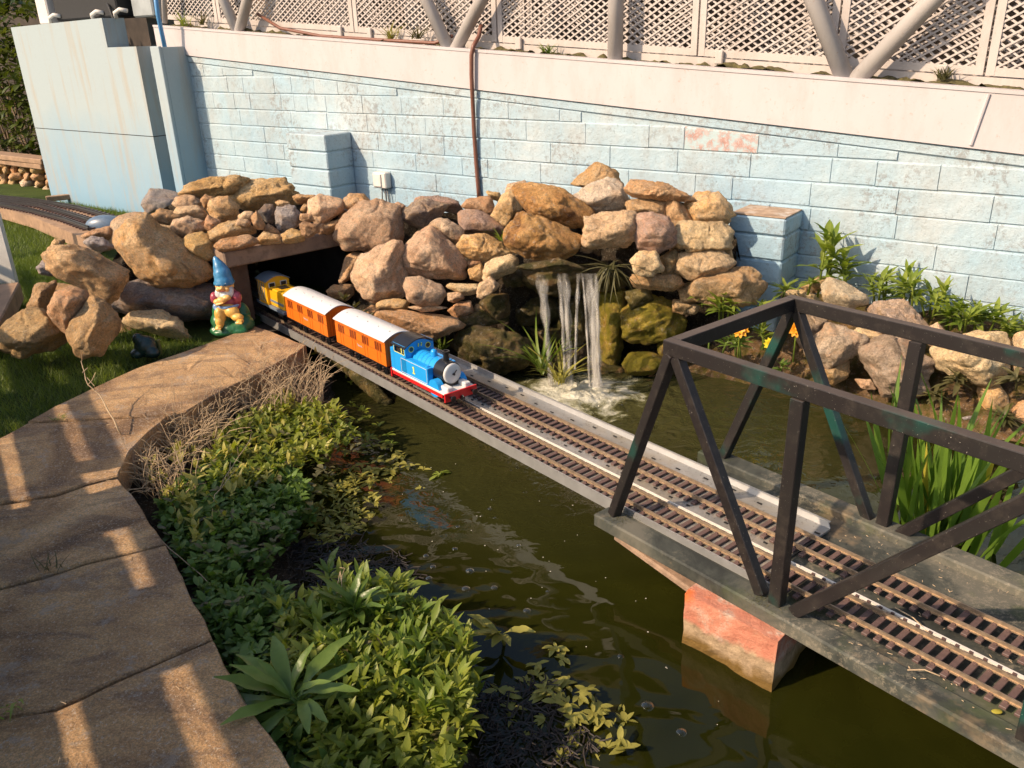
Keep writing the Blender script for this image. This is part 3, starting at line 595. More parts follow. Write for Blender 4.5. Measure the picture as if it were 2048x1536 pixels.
# hose
hp = [at(515, 28, -.1), at(560, 56, -.06), at(640, 72, -.05), at(760, 80, -.05), at(870, 86, -.05), at(905, 72, -.06)]
o = MB().tube(hp, .009, 10).build('brown_hose', M['hose'], None, True); tag(o, 'brown hose lying along the top of the girder under the mesh', 'hose')
hp = [at(962, 50, -.05), at(958, 72, -.02), at(947, 92, .030), at(943, 110, .036), at(943, 150, .036), at(944, 175, .034), at(946, 215, .024), at(948, 260, .02), at(952, 320, .014), at(958, 395, .014)]
hs = []
for i in range(len(hp)-1):
    for f in np.linspace(0, 1, 5)[:-1]: hs.append(hp[i]*(1-f)+hp[i+1]*f)
o = MB().tube(hs+[hp[-1]], .0105, 12).build('brown_hose', M['hose'], None, True); tag(o, 'brown hose hanging down over the girder and the blue wall', 'hose')
# socket box
jb = thing('socket_box', 'small grey white socket box fixed to the blue wall', 'electrical box', wp(-3.0, .0, .5))
u, _, z = uoz(at(763, 360, .03)); MB().box(wp(u, .025, z), (.10, .05, .088), (eW, nW, Z3), .006).build('housing', M['box'], jb); MB().box(wp(u-.012, .053, z), (.062, .008, .07), (eW, nW, Z3), .003).build('lid', M['box'], jb)
for dx in (-.012, .01, .025): MB().tube([wp(u+dx, .02, z-.04), wp(u+dx*1.3, .02, z-.09), wp(u+dx*1.8, .02, z-.2)], .004, 6).build('cable', M['cable'], jb, True)

# ================================================================== ROCKS
ICO = {}
def ico(n):
    if n not in ICO:
        import bmesh
        b = bmesh.new(); bmesh.ops.create_icosphere(b, subdivisions=n, radius=1); ICO[n] = (A([v.co[:] for v in b.verts]), [tuple(v.index for v in f.verts) for f in b.faces]); b.free()
    return ICO[n]
ANC = [(1000, 740, .98), (1130, 760, .85), (1300, 735, .60), (1500, 770, .50), (1100, 520, .80), (1250, 520, .66), (1100, 400, .55), (1200, 340, .38), (1400, 400, .34), (1400, 560, .45), (1000, 600, .86), (1000, 430, .55),
       (740, 690, 1.26), (800, 620, 1.10), (700, 500, 1.05), (850, 420, .66), (760, 420, .72), (690, 460, .90), (600, 460, 1.16), (455, 500, 1.42), (480, 470, 1.30), (500, 370, .95), (620, 400, .90), (360, 480, 1.45), (330, 420, 1.2), (300, 480, 1.60), (130, 530, 1.86), (400, 600, 1.50), (270, 640, 1.62), (100, 745, 2.12), (200, 680, 1.98), (60, 690, 2.12), (180, 620, 1.95), (100, 620, 2.05), (1250, 640, .50), (1350, 640, .45), (1600, 600, .18), (1750, 700, .30), (1900, 720, .28), (1650, 720, .36), (2040, 750, .25), (1850, 850, .38), (1100, 640, .62)]
AN = A(ANC)
def offs(x, y):
    d = (AN[:, 0]-x)**2+(AN[:, 1]-y)**2+60; w = d**-1.6; return float((w*AN[:, 2]).sum()/w.sum())
rseed = [100]
def rock(px, mat, dof=0., name='rock', parent=None, thick=.62, amp=.085, o=None, sub=None, smoothk=48):
    rseed[0] += 1; sd = rseed[0]; rg = np.random.default_rng(sd)
    px = A(px, float); c2 = px.mean(0); oo = (offs(*c2) if o is None else o)+dof
    c = at(c2[0], c2[1], oo); v = c-CAM; v /= np.linalg.norm(v); r = np.cross(v, [0, 0, 1.]); r /= np.linalg.norm(r); up = np.cross(r, v)
    q = []
    for x, y in px:
        d = ray(x, y); p = CAM+d*(((c-CAM)@v)/(d@v)); q.append([(p-c)@r, (p-c)@up])
    q = A(q); area = sum(q[i][0]*q[(i+1) % len(q)][1]-q[(i+1) % len(q)][0]*q[i][1] for i in range(len(q)))
    if area < 0: q = q[::-1]
    q = q*1.10; ext = q.max(0)-q.min(0); sz = min(ext); NN = []; DD = []
    for i in range(len(q)):
        a, b = q[i], q[(i+1) % len(q)]; e = b-a; L = np.linalg.norm(e)
        if L < 1e-5: continue
        n2 = A([e[1], -e[0]])/L; d = max(n2@a, sz*.15)
        for sg in (-1, 1):
            al = rg.uniform(.15, .75) if sg < 0 else .4
            NN.append((r*n2[0]+up*n2[1])*math.cos(al)+v*math.sin(al)*sg); DD.append(d*math.cos(al)*1.04)
    th_ = thick*math.sqrt(ext[0]*ext[1])*.62
    HS = lambda m_: max(0, (q@A([m_@r, m_@up])).max())*.92+abs(m_@v)*th_*.8
    tl = rg.uniform(-.5, .5); b1_, b2_ = rg.uniform(.5, .95), rg.uniform(.15, .6)
    for (a_, b_, c_, f_) in ((-math.cos(b1_), math.sin(b1_), tl, .80), (-math.cos(b2_), -math.sin(b2_), -tl*.6, .86), (-.8, .1, rg.choice([-1, 1])*.7, .92), (-.6, .55, rg.choice([-1, 1])*.6, 1.02)):
        n3 = v*(-a_)*-1+up*b_+r*c_; n3 /= np.linalg.norm(n3); NN.append(n3); DD.append(HS(n3)*f_*rg.uniform(.90, 1.0))
    for k in range(5):
        n3 = rg.normal(0, 1, 3); n3 /= np.linalg.norm(n3)
        if n3@v > .3: n3 = n3-v*(2*(n3@v))
        NN.append(n3); DD.append(HS(n3)*rg.uniform(.84, 1.0))
    NN.append(v); DD.append(th_*1.1); NN.append(A([0, 0, 1.])*.8+v*.6); DD.append(th_+ext[1]*.5)
    NN = A(NN); DD = A(DD); npx = max(px.max(0)-px.min(0)); s_ = sub or (5 if npx > 100 else 4 if npx > 30 else 3); D, F = ico(s_)
    k = smoothk; wv_ = np.stack([fbm(D*1.9+sd*2.1+i*31, sd+60+i, 3) for i in range(3)], 1); DW = D+wv_*.06; DW /= np.linalg.norm(DW, axis=1)[:, None]
    P = np.maximum(DW@NN.T, 0)/DD; rad = (P**k).sum(1)**(-1./k)*1.035
    base = D*rad[:, None]; f0 = 1./max(sz, .03); nz = fbm(base*f0*1.6+sd*3.7, sd, 5); st = vnoise(base*A([1.5, 1.5, 6])*f0+sd, sd+50); rd = 1-np.abs(fbm(base*f0*1.2+sd*1.3+40, sd+20, 4))
    fn = fbm(base*f0*7+sd*1.3, sd+31, 3)
    ck = np.clip(.10-np.abs(vnoise(base*f0*1.5+sd*.7, sd+77)), 0, .1)*10; fn2 = vnoise(base*f0*15+sd*2.9, sd+91); sdir = up*.9+r*rg.uniform(-.5, .5)+v*rg.uniform(-.4, .4); sv = (base@sdir)*f0*rg.uniform(2., 3.6)+.55*vnoise(base*f0*1.3+9, sd+5)+.16*fn; saw = sv-np.floor(sv); terr = np.where(saw < .88, saw/.88, (1-saw)/.12)-.5; V = base*(1+amp*.45*nz+amp*.4*st+amp*.8*(rd-.7)+amp*.50*fn+amp*.34*fn2-amp*1.0*ck+amp*1.35*terr*np.clip(.4+vnoise(base*f0*.9+3, sd+8), 0, 1))[:, None]+c
    return mesh_obj(name, V, F, M[mat], parent, True, origin=A([c[0], c[1], V[:, 2].min()]))
def cL(p): return [(x/2.926, 350+y/2.926) for x, y in p]
def cM(p): return [(600+x/2.926, 300+y/2.926) for x, y in p]
def cR(p): return [(1348+x/2.926, 400+y/2.926) for x, y in p]
rk = thing('waterfall_rockery', 'piled orange and grey rocks of the waterfall rockery with the tunnel', 'rockery', wp(-1.8, .5, 0))
TN = [('o', (1060, 110), (1100, 60), (1230, 15), (1390, 5), (1450, 30), (1400, 90), (1290, 140), (1170, 130)), ('o', (1335, 90), (1400, 45), (1560, 30), (1660, 25), (1740, 120), (1715, 185), (1600, 190), (1500, 210), (1390, 170), (1330, 120)),
 ('p', (1010, 170), (1040, 130), (1110, 118), (1175, 150), (1170, 185), (1050, 200)), ('o', (1175, 150), (1200, 115), (1255, 135), (1240, 170), (1200, 195)), ('o', (1215, 200), (1240, 150), (1330, 130), (1395, 190), (1390, 245), (1300, 290), (1250, 270)),
 ('p', (1020, 220), (1050, 190), (1150, 180), (1210, 215), (1190, 270), (1100, 260)), ('o', (870, 240), (940, 200), (1060, 230), (1090, 260), (990, 300), (900, 290)), ('p', (1005, 310), (1020, 270), (1100, 250), (1180, 270), (1190, 330), (1100, 370), (1030, 345)),
 ('b', (1195, 300), (1215, 240), (1290, 270), (1290, 320), (1230, 335)), ('o', (1230, 330), (1290, 290), (1420, 260), (1505, 340), (1420, 360), (1300, 395), (1235, 390)), ('o', (1250, 420), (1300, 380), (1440, 350), (1510, 395), (1420, 430), (1290, 450)),
 ('b', (1025, 400), (1030, 360), (1100, 370), (1085, 400)), ('o', (1075, 400), (1110, 350), (1180, 340), (1240, 370), (1260, 470), (1200, 495), (1150, 470), (1095, 430)), ('p', (1395, 240), (1430, 215), (1480, 215), (1475, 270), (1410, 270)),
 ('o', (1470, 250), (1500, 210), (1550, 290), (1535, 320), (1490, 310)), ('g', (1510, 220), (1550, 175), (1600, 180), (1610, 230), (1590, 280), (1550, 270)), ('g2', (1615, 240), (1620, 190), (1720, 185), (1755, 240), (1750, 290), (1680, 330), (1630, 320)),
 ('o', (1545, 320), (1570, 290), (1620, 320), (1640, 350), (1600, 370), (1550, 350)), ('o', (1510, 370), (1545, 335), (1640, 355), (1645, 400), (1560, 405), (1515, 400)), ('o', (1655, 340), (1720, 315), (1780, 330), (1775, 385), (1700, 400), (1655, 400)),
 ('b', (1755, 290), (1770, 275), (1860, 290), (1870, 330), (1800, 365), (1770, 350)), ('p', (1810, 160), (1870, 125), (1990, 150), (2000, 210), (1930, 260), (1860, 290), (1815, 240)), ('b', (1750, 260), (1760, 225), (1820, 230), (1840, 270), (1780, 275)),
 ('o', (1865, 300), (1980, 260), (1975, 310), (1920, 345), (1880, 330)), ('o', (1715, 130), (1750, 115), (1850, 120), (1820, 160), (1750, 170)), ('o', (1755, 200), (1780, 170), (1810, 180), (1800, 215), (1770, 220)), ('o', (1610, 160), (1640, 148), (1690, 160), (1700, 185), (1630, 180)),
 ('p', (1380, 290), (1400, 255), (1450, 262), (1470, 285), (1440, 300)), ('b', (860, 300), (930, 290), (1000, 300), (1010, 345), (960, 350)), ('b', (1850, 300), (1890, 285), (1900, 330), (1870, 350))]
for q in TN: rock(cL(q[1:]), q[0], parent=rk)
MN = [('o', 0, (250, 330), (270, 275), (300, 258), (370, 265), (405, 300), (390, 350), (330, 370)), ('b', -.05, (230, 390), (250, 350), (330, 370), (300, 400), (240, 420)), ('p', 0, (205, 530), (240, 420), (350, 320), (470, 305), (570, 345), (590, 420), (560, 560), (470, 600), (380, 615), (280, 580)),
 ('p', -.1, (540, 320), (580, 305), (625, 330), (600, 370), (560, 370)), ('g3', 0, (575, 360), (640, 335), (720, 300), (790, 310), (880, 330), (940, 400), (950, 480), (880, 520), (760, 470), (690, 480), (620, 580), (585, 520), (600, 430)), ('g3', -.14, (670, 310), (720, 275), (820, 270), (900, 295), (945, 345), (930, 390), (780, 340)),
 ('y', .08, (765, 445), (800, 405), (870, 410), (950, 470), (960, 500), (900, 550), (850, 530)), ('p', .05, (610, 680), (640, 560), (690, 490), (780, 465), (850, 530), (930, 620), (975, 740), (900, 770), (760, 745), (640, 745)), ('p', .02, (320, 720), (350, 650), (430, 600), (560, 525), (610, 580), (620, 730), (640, 820), (560, 860), (450, 875), (380, 850)),
 ('o', -.1, (235, 760), (280, 620), (400, 610), (420, 640), (350, 680), (330, 760), (310, 800), (260, 790)), ('b', -.05, (160, 830), (200, 790), (300, 790), (310, 840), (260, 880), (180, 860)), ('p', .04, (640, 760), (720, 755), (820, 790), (865, 850), (830, 900), (720, 910), (650, 880), (625, 800)), ('p', .02, (640, 900), (720, 905), (860, 885), (850, 930), (720, 945), (645, 925)),
 ('o', 0, (555, 600), (600, 590), (625, 610), (610, 690), (570, 690)), ('o', 0, (455, 900), (480, 880), (580, 870), (635, 880), (630, 930), (540, 940), (470, 930)), ('o', .02, (440, 960), (480, 930), (600, 945), (800, 935), (900, 990), (930, 1020), (880, 1060), (760, 1105), (640, 1060), (520, 1010)), ('o', -.02, (360, 950), (420, 910), (470, 930), (460, 990), (400, 990)),
 ('g3', 0, (945, 400), (950, 360), (1060, 360), (1130, 400), (1215, 440), (1210, 510), (1100, 500), (960, 500)), ('b', -.08, (945, 330), (990, 290), (1070, 275), (1110, 275), (1140, 350), (1120, 385), (1040, 370)), ('o', -.14, (1060, 265), (1100, 243), (1160, 250), (1185, 290), (1140, 330), (1110, 280)), ('b', -.04, (1125, 375), (1170, 300), (1210, 240), (1270, 250), (1290, 330), (1290, 360), (1220, 440)),
 ('p', -.12, (1210, 240), (1220, 200), (1310, 180), (1335, 215), (1270, 250)), ('d', .07, (1265, 250), (1290, 215), (1400, 215), (1530, 240), (1640, 310), (1700, 380), (1680, 440), (1600, 445), (1460, 415), (1330, 380), (1290, 330)), ('d', .06, (1210, 500), (1230, 440), (1310, 375), (1400, 400), (1560, 470), (1650, 530), (1600, 590), (1470, 635), (1350, 620), (1240, 570)),
 ('w', 0, (1590, 270), (1660, 220), (1800, 175), (1870, 200), (1925, 340), (1900, 365), (1760, 380), (1700, 385), (1640, 310)), ('o', -.1, (1545, 250), (1640, 160), (1755, 65), (1840, 130), (1890, 250), (1800, 230), (1620, 290)), ('p', .03, (1650, 500), (1680, 400), (1780, 380), (1945, 370), (1955, 490), (1900, 560), (1720, 580), (1670, 550)), ('g3', .02, (1955, 480), (1960, 380), (2048, 375), (2160, 400), (2190, 530), (2105, 594), (1990, 570)),
 ('o', .05, (925, 570), (970, 510), (1080, 500), (1200, 570), (1230, 600), (1140, 655), (1050, 640), (940, 605)), ('p', .02, (1080, 690), (1110, 650), (1220, 615), (1270, 640), (1260, 700), (1150, 750), (1075, 760)), ('o', 0, (985, 700), (1060, 670), (1085, 740), (1060, 765), (1000, 755)), ('b', -.02, (965, 650), (1050, 645), (1060, 670), (990, 685)), ('p', 0, (840, 790), (900, 780), (1030, 790), (1050, 840), (960, 850)),
 ('p', .05, (1040, 850), (1050, 790), (1110, 745), (1160, 790), (1140, 830), (1065, 870)), ('p', 0, (865, 840), (940, 830), (960, 870), (900, 890), (870, 880)), ('o', 0, (870, 940), (930, 890), (1000, 895), (1010, 960), (920, 985)), ('b', -.05, (1010, 960), (1030, 905), (1090, 905), (1100, 960)), ('m', 0, (900, 1000), (1010, 960), (1090, 930), (1200, 960), (1220, 1000), (1000, 1050), (930, 1040)),
 ('m', -.02, (910, 1130), (960, 1060), (1060, 1040), (1200, 1050), (1340, 1110), (1350, 1200), (1290, 1270), (1130, 1300), (980, 1230)), ('m', -.1, (1175, 745), (1260, 690), (1330, 720), (1320, 790), (1200, 800)), ('m', -.12, (1235, 860), (1350, 850), (1500, 870), (1510, 1000), (1300, 1020), (1240, 980)), ('m', -.04, (1100, 850), (1225, 850), (1230, 960), (1150, 1010), (1060, 900)),
 ('m', -.14, (1240, 1010), (1420, 1010), (1600, 1000), (1620, 1150), (1400, 1180), (1330, 1100)), ('m', -.2, (1500, 850), (1740, 830), (1760, 1000), (1740, 1230), (1560, 1250), (1500, 1100)), ('y2', -.02, (1740, 830), (1880, 800), (1930, 900), (1900, 1040), (1890, 1200), (1830, 1270), (1760, 1290), (1745, 1000)), ('y2', 0, (1890, 960), (1940, 900), (2060, 860), (2180, 900), (2240, 1000), (2190, 1090), (2000, 1120), (1900, 1110)),
 ('y2', 0, (1900, 1240), (1950, 1190), (2090, 1190), (2150, 1250), (2050, 1310), (1930, 1310)), ('m', 0, (1900, 830), (2040, 810), (2060, 880), (1950, 940)), ('g3', -.05, (700, 480), (760, 470), (780, 500), (700, 520)), ('m', -.15, (1340, 700), (1560, 680), (1760, 660), (1900, 720), (1880, 800), (1500, 850), (1340, 800)), ('m', -.06, (1340, 1250), (1500, 1180), (1620, 1190), (1600, 1290), (1450, 1310)),
 ('b', .0, (820, 560), (860, 555), (900, 600), (880, 620)), ('y2', -.05, (2100, 1110), (2220, 1080), (2260, 1160), (2180, 1220), (2100, 1200)), ('m', -.1, (1620, 1260), (1760, 1240), (1900, 1290), (1880, 1330), (1650, 1320))]
for q in MN: rock(cM(q[2:]), q[0], q[1], parent=rk)
RI = [('o', .02, (1255, 375), (1270, 362), (1330, 368), (1375, 392), (1385, 403), (1340, 402), (1270, 393)), ('b', -.03, (1255, 400), (1290, 400), (1325, 405), (1335, 435), (1290, 432), (1260, 428)), ('b', .03, (1330, 410), (1345, 390), (1370, 420), (1385, 445), (1345, 460), (1330, 440)), ('o', -.02, (1370, 410), (1400, 385), (1440, 390), (1468, 430), (1455, 450), (1400, 452), (1380, 440)),
 ('p', .05, (1350, 465), (1365, 445), (1440, 448), (1462, 465), (1455, 495), (1380, 502), (1352, 490)), ('p', .03, (1355, 545), (1365, 508), (1440, 500), (1467, 525), (1440, 548), (1390, 560)), ('p', 0, (1265, 520), (1280, 505), (1310, 507), (1325, 540), (1300, 552), (1270, 545)), ('b', 0, (1315, 520), (1350, 500), (1362, 520), (1345, 550), (1325, 547)), ('b', .02, (1262, 550), (1350, 550), (1364, 568), (1340, 582), (1270, 574)),
 ('p', 0, (1348, 602), (1400, 610), (1388, 628), (1350, 622)), ('b', 0, (1355, 575), (1390, 562), (1405, 600), (1365, 605)), ('b', -.05, (1440, 510), (1462, 500), (1468, 530), (1450, 540)), ('b', -.06, (1335, 455), (1352, 450), (1356, 500), (1340, 505))]
for q in RI: rock(q[2:], q[0], q[1], parent=rk)
sp = rock(cM([(1250, 610), (1340, 640), (1560, 622), (1720, 590), (1770, 640), (1740, 685), (1400, 712), (1300, 690)]), 'm', .06, 'spill_stone', rk, thick=.9)
# dark sheet behind the rocks, standing in for the shade in their gaps
gx = np.arange(225, 1480, 16.); V = []; ids = {}
topy = np.interp(gx, [225, 280, 360, 430, 560, 640, 720, 800, 900, 1000, 1060, 1130, 1200, 1260, 1300, 1400, 1440, 1475], [520, 440, 400, 385, 385, 410, 430, 430, 425, 420, 400, 410, 370, 400, 395, 410, 430, 480])
rows = 26
for i, x in enumerate(gx):
    for j in range(rows):
        y = topy[i]+(770-topy[i])*j/(rows-1); p = at(x, y, offs(x, y)-.16+ .02*math.sin(x*.11+y*.07)); ids[(i, j)] = len(V); V.append(p)
def hole(x, y): return 438 < x < 712 and y > (527-(x-440)*.19) 
F = []
for i in range(len(gx)-1):
    for j in range(rows-1):
        x = gx[i]+8; y = topy[i]+(770-topy[i])*(j+.5)/(rows-1)
        if hole(x, y) or (x < 440 and y > 640): continue
        F.append((ids[(i, j)], ids[(i, j+1)], ids[(i+1, j+1)], ids[(i+1, j)]))
    a = ids[(i, 0)]; b = ids[(i+1, 0)]; V.append(wp(*[uoz(V[a])[0], .0, uoz(V[a])[2]-.45])); V.append(wp(*[uoz(V[b])[0], .0, uoz(V[b])[2]-.45])); F.append((a, b, len(V)-1, len(V)-2))
o = fast_mesh('dark_rock_backing', V, F, M['soil']); struct(o)

# tunnel lintel, prop, lining
tl_ = thing('tunnel_lintel', 'long weathered timber lintel holding rocks over the tunnel mouth', 'lintel', br(-2.2, .2, .44))
MB().bar(br(-2.20, -.115, .474), br(-2.22, .52, .474), .17, .07, bev=.006).build('beam', M['lintelwood'], tl_)
MB().box(br(-2.24, -.02, .3), (.07, .075, .27), (eB, nB, Z3), .004).build('prop', m_plain('dark_prop_timber', (.11, .065, .042), .85, 0, .3, 26, .5), tl_)
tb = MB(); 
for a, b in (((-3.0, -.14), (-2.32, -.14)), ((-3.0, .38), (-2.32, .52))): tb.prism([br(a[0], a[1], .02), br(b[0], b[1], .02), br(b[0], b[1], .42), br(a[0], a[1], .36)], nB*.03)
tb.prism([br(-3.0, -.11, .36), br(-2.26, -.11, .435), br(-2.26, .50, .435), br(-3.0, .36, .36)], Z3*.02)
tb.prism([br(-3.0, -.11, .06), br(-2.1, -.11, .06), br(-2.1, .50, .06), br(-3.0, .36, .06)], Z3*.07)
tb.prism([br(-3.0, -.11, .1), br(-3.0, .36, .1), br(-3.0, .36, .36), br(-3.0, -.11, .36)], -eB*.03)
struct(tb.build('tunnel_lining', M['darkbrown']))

# loose boulders on the left
LB = [('boulder', 'biggest orange boulder leaning left of the tunnel mouth', 'o', 0, (690, 430), (700, 340), (750, 275), (850, 255), (960, 300), (1060, 390), (1200, 490), (1210, 590), (1100, 630), (900, 625), (790, 570), (740, 490)),
 ('boulder', 'rounded pinkish boulder behind the biggest orange boulder', 'p', -.15, (650, 380), (650, 290), (700, 240), (790, 225), (870, 240), (850, 300), (760, 420), (680, 420)),
 ('boulder', 'long blocky brown boulder resting on the smaller rocks at left', 'b', 0, (285, 470), (330, 400), (430, 378), (520, 430), (620, 440), (720, 490), (765, 590), (700, 690), (600, 738), (530, 720), (450, 660), (310, 590)),
 ('boulder', 'large dark grey boulder beside the gnome', 'g', 0, (705, 760), (740, 660), (850, 625), (1030, 640), (1230, 650), (1245, 770), (1235, 915), (1130, 905), (1000, 870), (880, 850), (760, 850), (720, 830)),
 ('rock', 'pinkish brown rock under the dark grey boulder', 'p', .06, (725, 880), (790, 810), (930, 800), (1030, 850), (1100, 970), (1060, 1000), (900, 950), (800, 900)),
 ('rock', 'lowest brown rock at the left edge with sunlit stripes', 'b', 0, (0, 930), (60, 860), (150, 795), (220, 800), (300, 850), (380, 940), (380, 990), (300, 1010), (210, 1060), (150, 1065), (30, 1010)),
 ('rock', 'brown rock with one sunlit stripe under the long blocky boulder', 'b', .03, (290, 770), (330, 700), (420, 668), (500, 700), (515, 730), (460, 850), (400, 925), (340, 880), (295, 830)),
 ('rock', 'upright egg shaped brown rock standing on the grass', 'b', .04, (410, 930), (430, 860), (530, 730), (610, 750), (690, 850), (680, 910), (600, 1040), (500, 1055), (440, 1020)),
 ('rock', 'squarish brown rock behind the striped rocks at left', 'b', -.06, (165, 770), (215, 640), (320, 635), (315, 700), (290, 780), (280, 825), (190, 800)),
 ('rock', 'small brown rock wedged under the front of the long boulder', 'b', -.08, (310, 690), (330, 640), (420, 645), (460, 670), (440, 710), (330, 720)),
 ('rock', 'small dark pointed rock at the left end of the long boulder', 'g2', -.1, (215, 545), (260, 490), (300, 470), (320, 590), (240, 575)),
 ('rock', 'low brown rock behind the upright egg shaped rock', 'b', -.06, (650, 940), (700, 870), (830, 920), (800, 990), (660, 975)),
 ('rock', 'flat dark brown rock at the end of the timber track bed', 'b', -.2, (470, 370), (500, 340), (640, 300), (665, 350), (670, 400), (560, 380), (530, 380)),
 ('rock', 'small mottled grey rock lying on the long blocky boulder', 'g2', -.1, (490, 395), (540, 362), (600, 370), (670, 425), (610, 445), (540, 435)),
 ('rock', 'small brown rock peeping over the left end of the long boulder', 'b', -.25, (295, 410), (320, 375), (380, 380), (370, 430), (300, 440)),
 ('rock', 'angular purple grey rock at the top left of the rockery', 'g2', -.35, (842, 160), (885, 85), (1000, 95), (1060, 130), (1030, 200), (860, 215))]
for nm, lab, mt, do, *pp in LB: tag(rock(cL(pp), mt, do, nm, thick=.8, amp=.08), lab, 'rock', 'loose rocks left of the tunnel')
RB = [('brown rock with orange patches behind the left leafy plant', 'b', 0, [(1385, 575), (1420, 545), (1500, 537), (1522, 570), (1505, 608), (1440, 612), (1395, 600)]),
 ('tan rock behind the corner of the truss bridge', 'p', 0, cR([(620, 560), (700, 525), (790, 530), (870, 600), (830, 620), (650, 580)])), ('speckled tan rock below the tallest plant', 't', .05, cR([(850, 540), (920, 460), (1000, 490), (1120, 560), (1120, 600), (1010, 645), (890, 610)])),
 ('small brown rock left of the speckled tan rock', 'b', -.03, cR([(750, 500), (840, 450), (900, 455), (860, 540), (790, 540)])), ('pinkish rock seen through the truss corner', 'g3', 0, cR([(640, 660), (760, 640), (890, 700), (860, 800), (760, 865), (700, 780)])),
 ('angular tan rock in the middle of the truss opening', 't', .08, cR([(780, 870), (900, 740), (1000, 760), (1115, 815), (1060, 900), (900, 985), (830, 960)])), ('rough grey rock under the right hand plants', 'g3', -.03, cR([(1140, 640), (1200, 600), (1340, 590), (1490, 740), (1420, 780), (1200, 780)])),
 ('large pale rock behind the far truss post', 't', .08, cR([(1070, 900), (1100, 860), (1240, 810), (1380, 840), (1490, 950), (1460, 1110), (1400, 1130), (1230, 1135), (1180, 1060)])), ('pinkish rock between the two pale rocks', 'p', 0, cR([(1080, 750), (1250, 780), (1300, 830), (1130, 870), (1040, 800)])),
 ('broad brown rock behind the dark rosettes', 'p', .03, cR([(1520, 900), (1590, 790), (1750, 790), (1880, 750), (1945, 880), (1930, 1000), (1850, 1080), (1700, 1040), (1540, 960)])), ('wet orange stone at the water edge', 'o', .08, cR([(830, 1000), (1020, 940), (1020, 1030), (930, 1080), (830, 1050)])),
 ('small pink stone at the water edge', 'p', .08, cR([(1060, 1050), (1150, 1050), (1180, 1110), (1100, 1100)])), ('brown stone under the middle right plants', 'p', 0, cR([(1480, 760), (1540, 720), (1600, 790), (1550, 870), (1490, 840)])), ('tall brown rock at the right edge of the picture', 'p', 0, cR([(1960, 880), (2000, 800), (2048, 770), (2160, 780), (2160, 990), (1990, 1000)])),
 ('orange stone between the dark rosettes', 'o', .05, cR([(1780, 1100), (1900, 1090), (1960, 1180), (1900, 1260), (1800, 1250)])), ('low orange rock at the right edge by the water', 'o', .06, cR([(1960, 1210), (2048, 1180), (2140, 1200), (2140, 1340), (1980, 1330)])), ('flat grey stone lying at the waterline', 'g2', .05, cR([(1680, 1270), (1790, 1255), (1770, 1290), (1700, 1300)])),
 ('dark brown rock beside the mossy rocks', 'b', .0, cR([(0, 580), (100, 600), (130, 630), (60, 665), (0, 650)]))]
for lab, mt, do, pp in RB: tag(rock(pp, mt, do, 'rock', thick=.85), lab, 'rock', 'rocks of the flower bed')

# ================================================================== BRIDGE
TZ = .17
# aluminium trays carrying the tracks across the pond
tr = thing('track_tray', 'aluminium channel carrying two model railway tracks across the pond', 'bridge', br(-1, .2, .15))
S0, S1n, S1f = -2.75, .455, .411
MB().box(br((S0+S1n)/2, .106, TZ-.003), (S1n-S0, .104, .006), (eB, nB, Z3)).build('near_channel_floor', M['alu'], tr)
MB().box(br((S0+S1n)/2, .052, TZ-.009), (S1n-S0, .004, .034), (eB, nB, Z3)).build('near_channel_lip', M['alubright'], tr)
MB().box(br((S0+S1n)/2, .158, TZ+.001), (S1n-S0, .004, .012), (eB, nB, Z3)).build('inner_lip', M['strip'], tr)
MB().box(br((S0+S1f)/2, .258, TZ-.004), (S1f-S0, .195, .006), (eB, nB, Z3)).build('far_channel_floor', M['alu'], tr)
MB().prism([br(S0, .355, TZ-.001), br(S1f, .355, TZ-.001), br(S1f-.01, .360, TZ+.013), br(S0, .360, TZ+.013)], nB*.003).build('far_channel_lip', M['alubright'], tr)
MB().box(br((S0+S1f)/2, .361, TZ+.0142), (S1f-S0-.01, .006, .002), (eB, nB, Z3)).build('lip_edge', M['alubright'], tr)
for i in range(70):       # rivets and slots of the trays
    s = -1.6+i*.029; 
    if i % 2: MB().box(br(s, .188+.004*math.sin(i*2.3), TZ+.0005), (.010, .005, .0015), (eB, nB, Z3)).build('slot', M['dark'], tr)
    if i % 3 == 0: MB().box(br(s, .325+.012*math.sin(i*1.7), TZ+.0005), (.014, .0045, .0015), (eB, nB, Z3)).build('slot', M['dark'], tr)
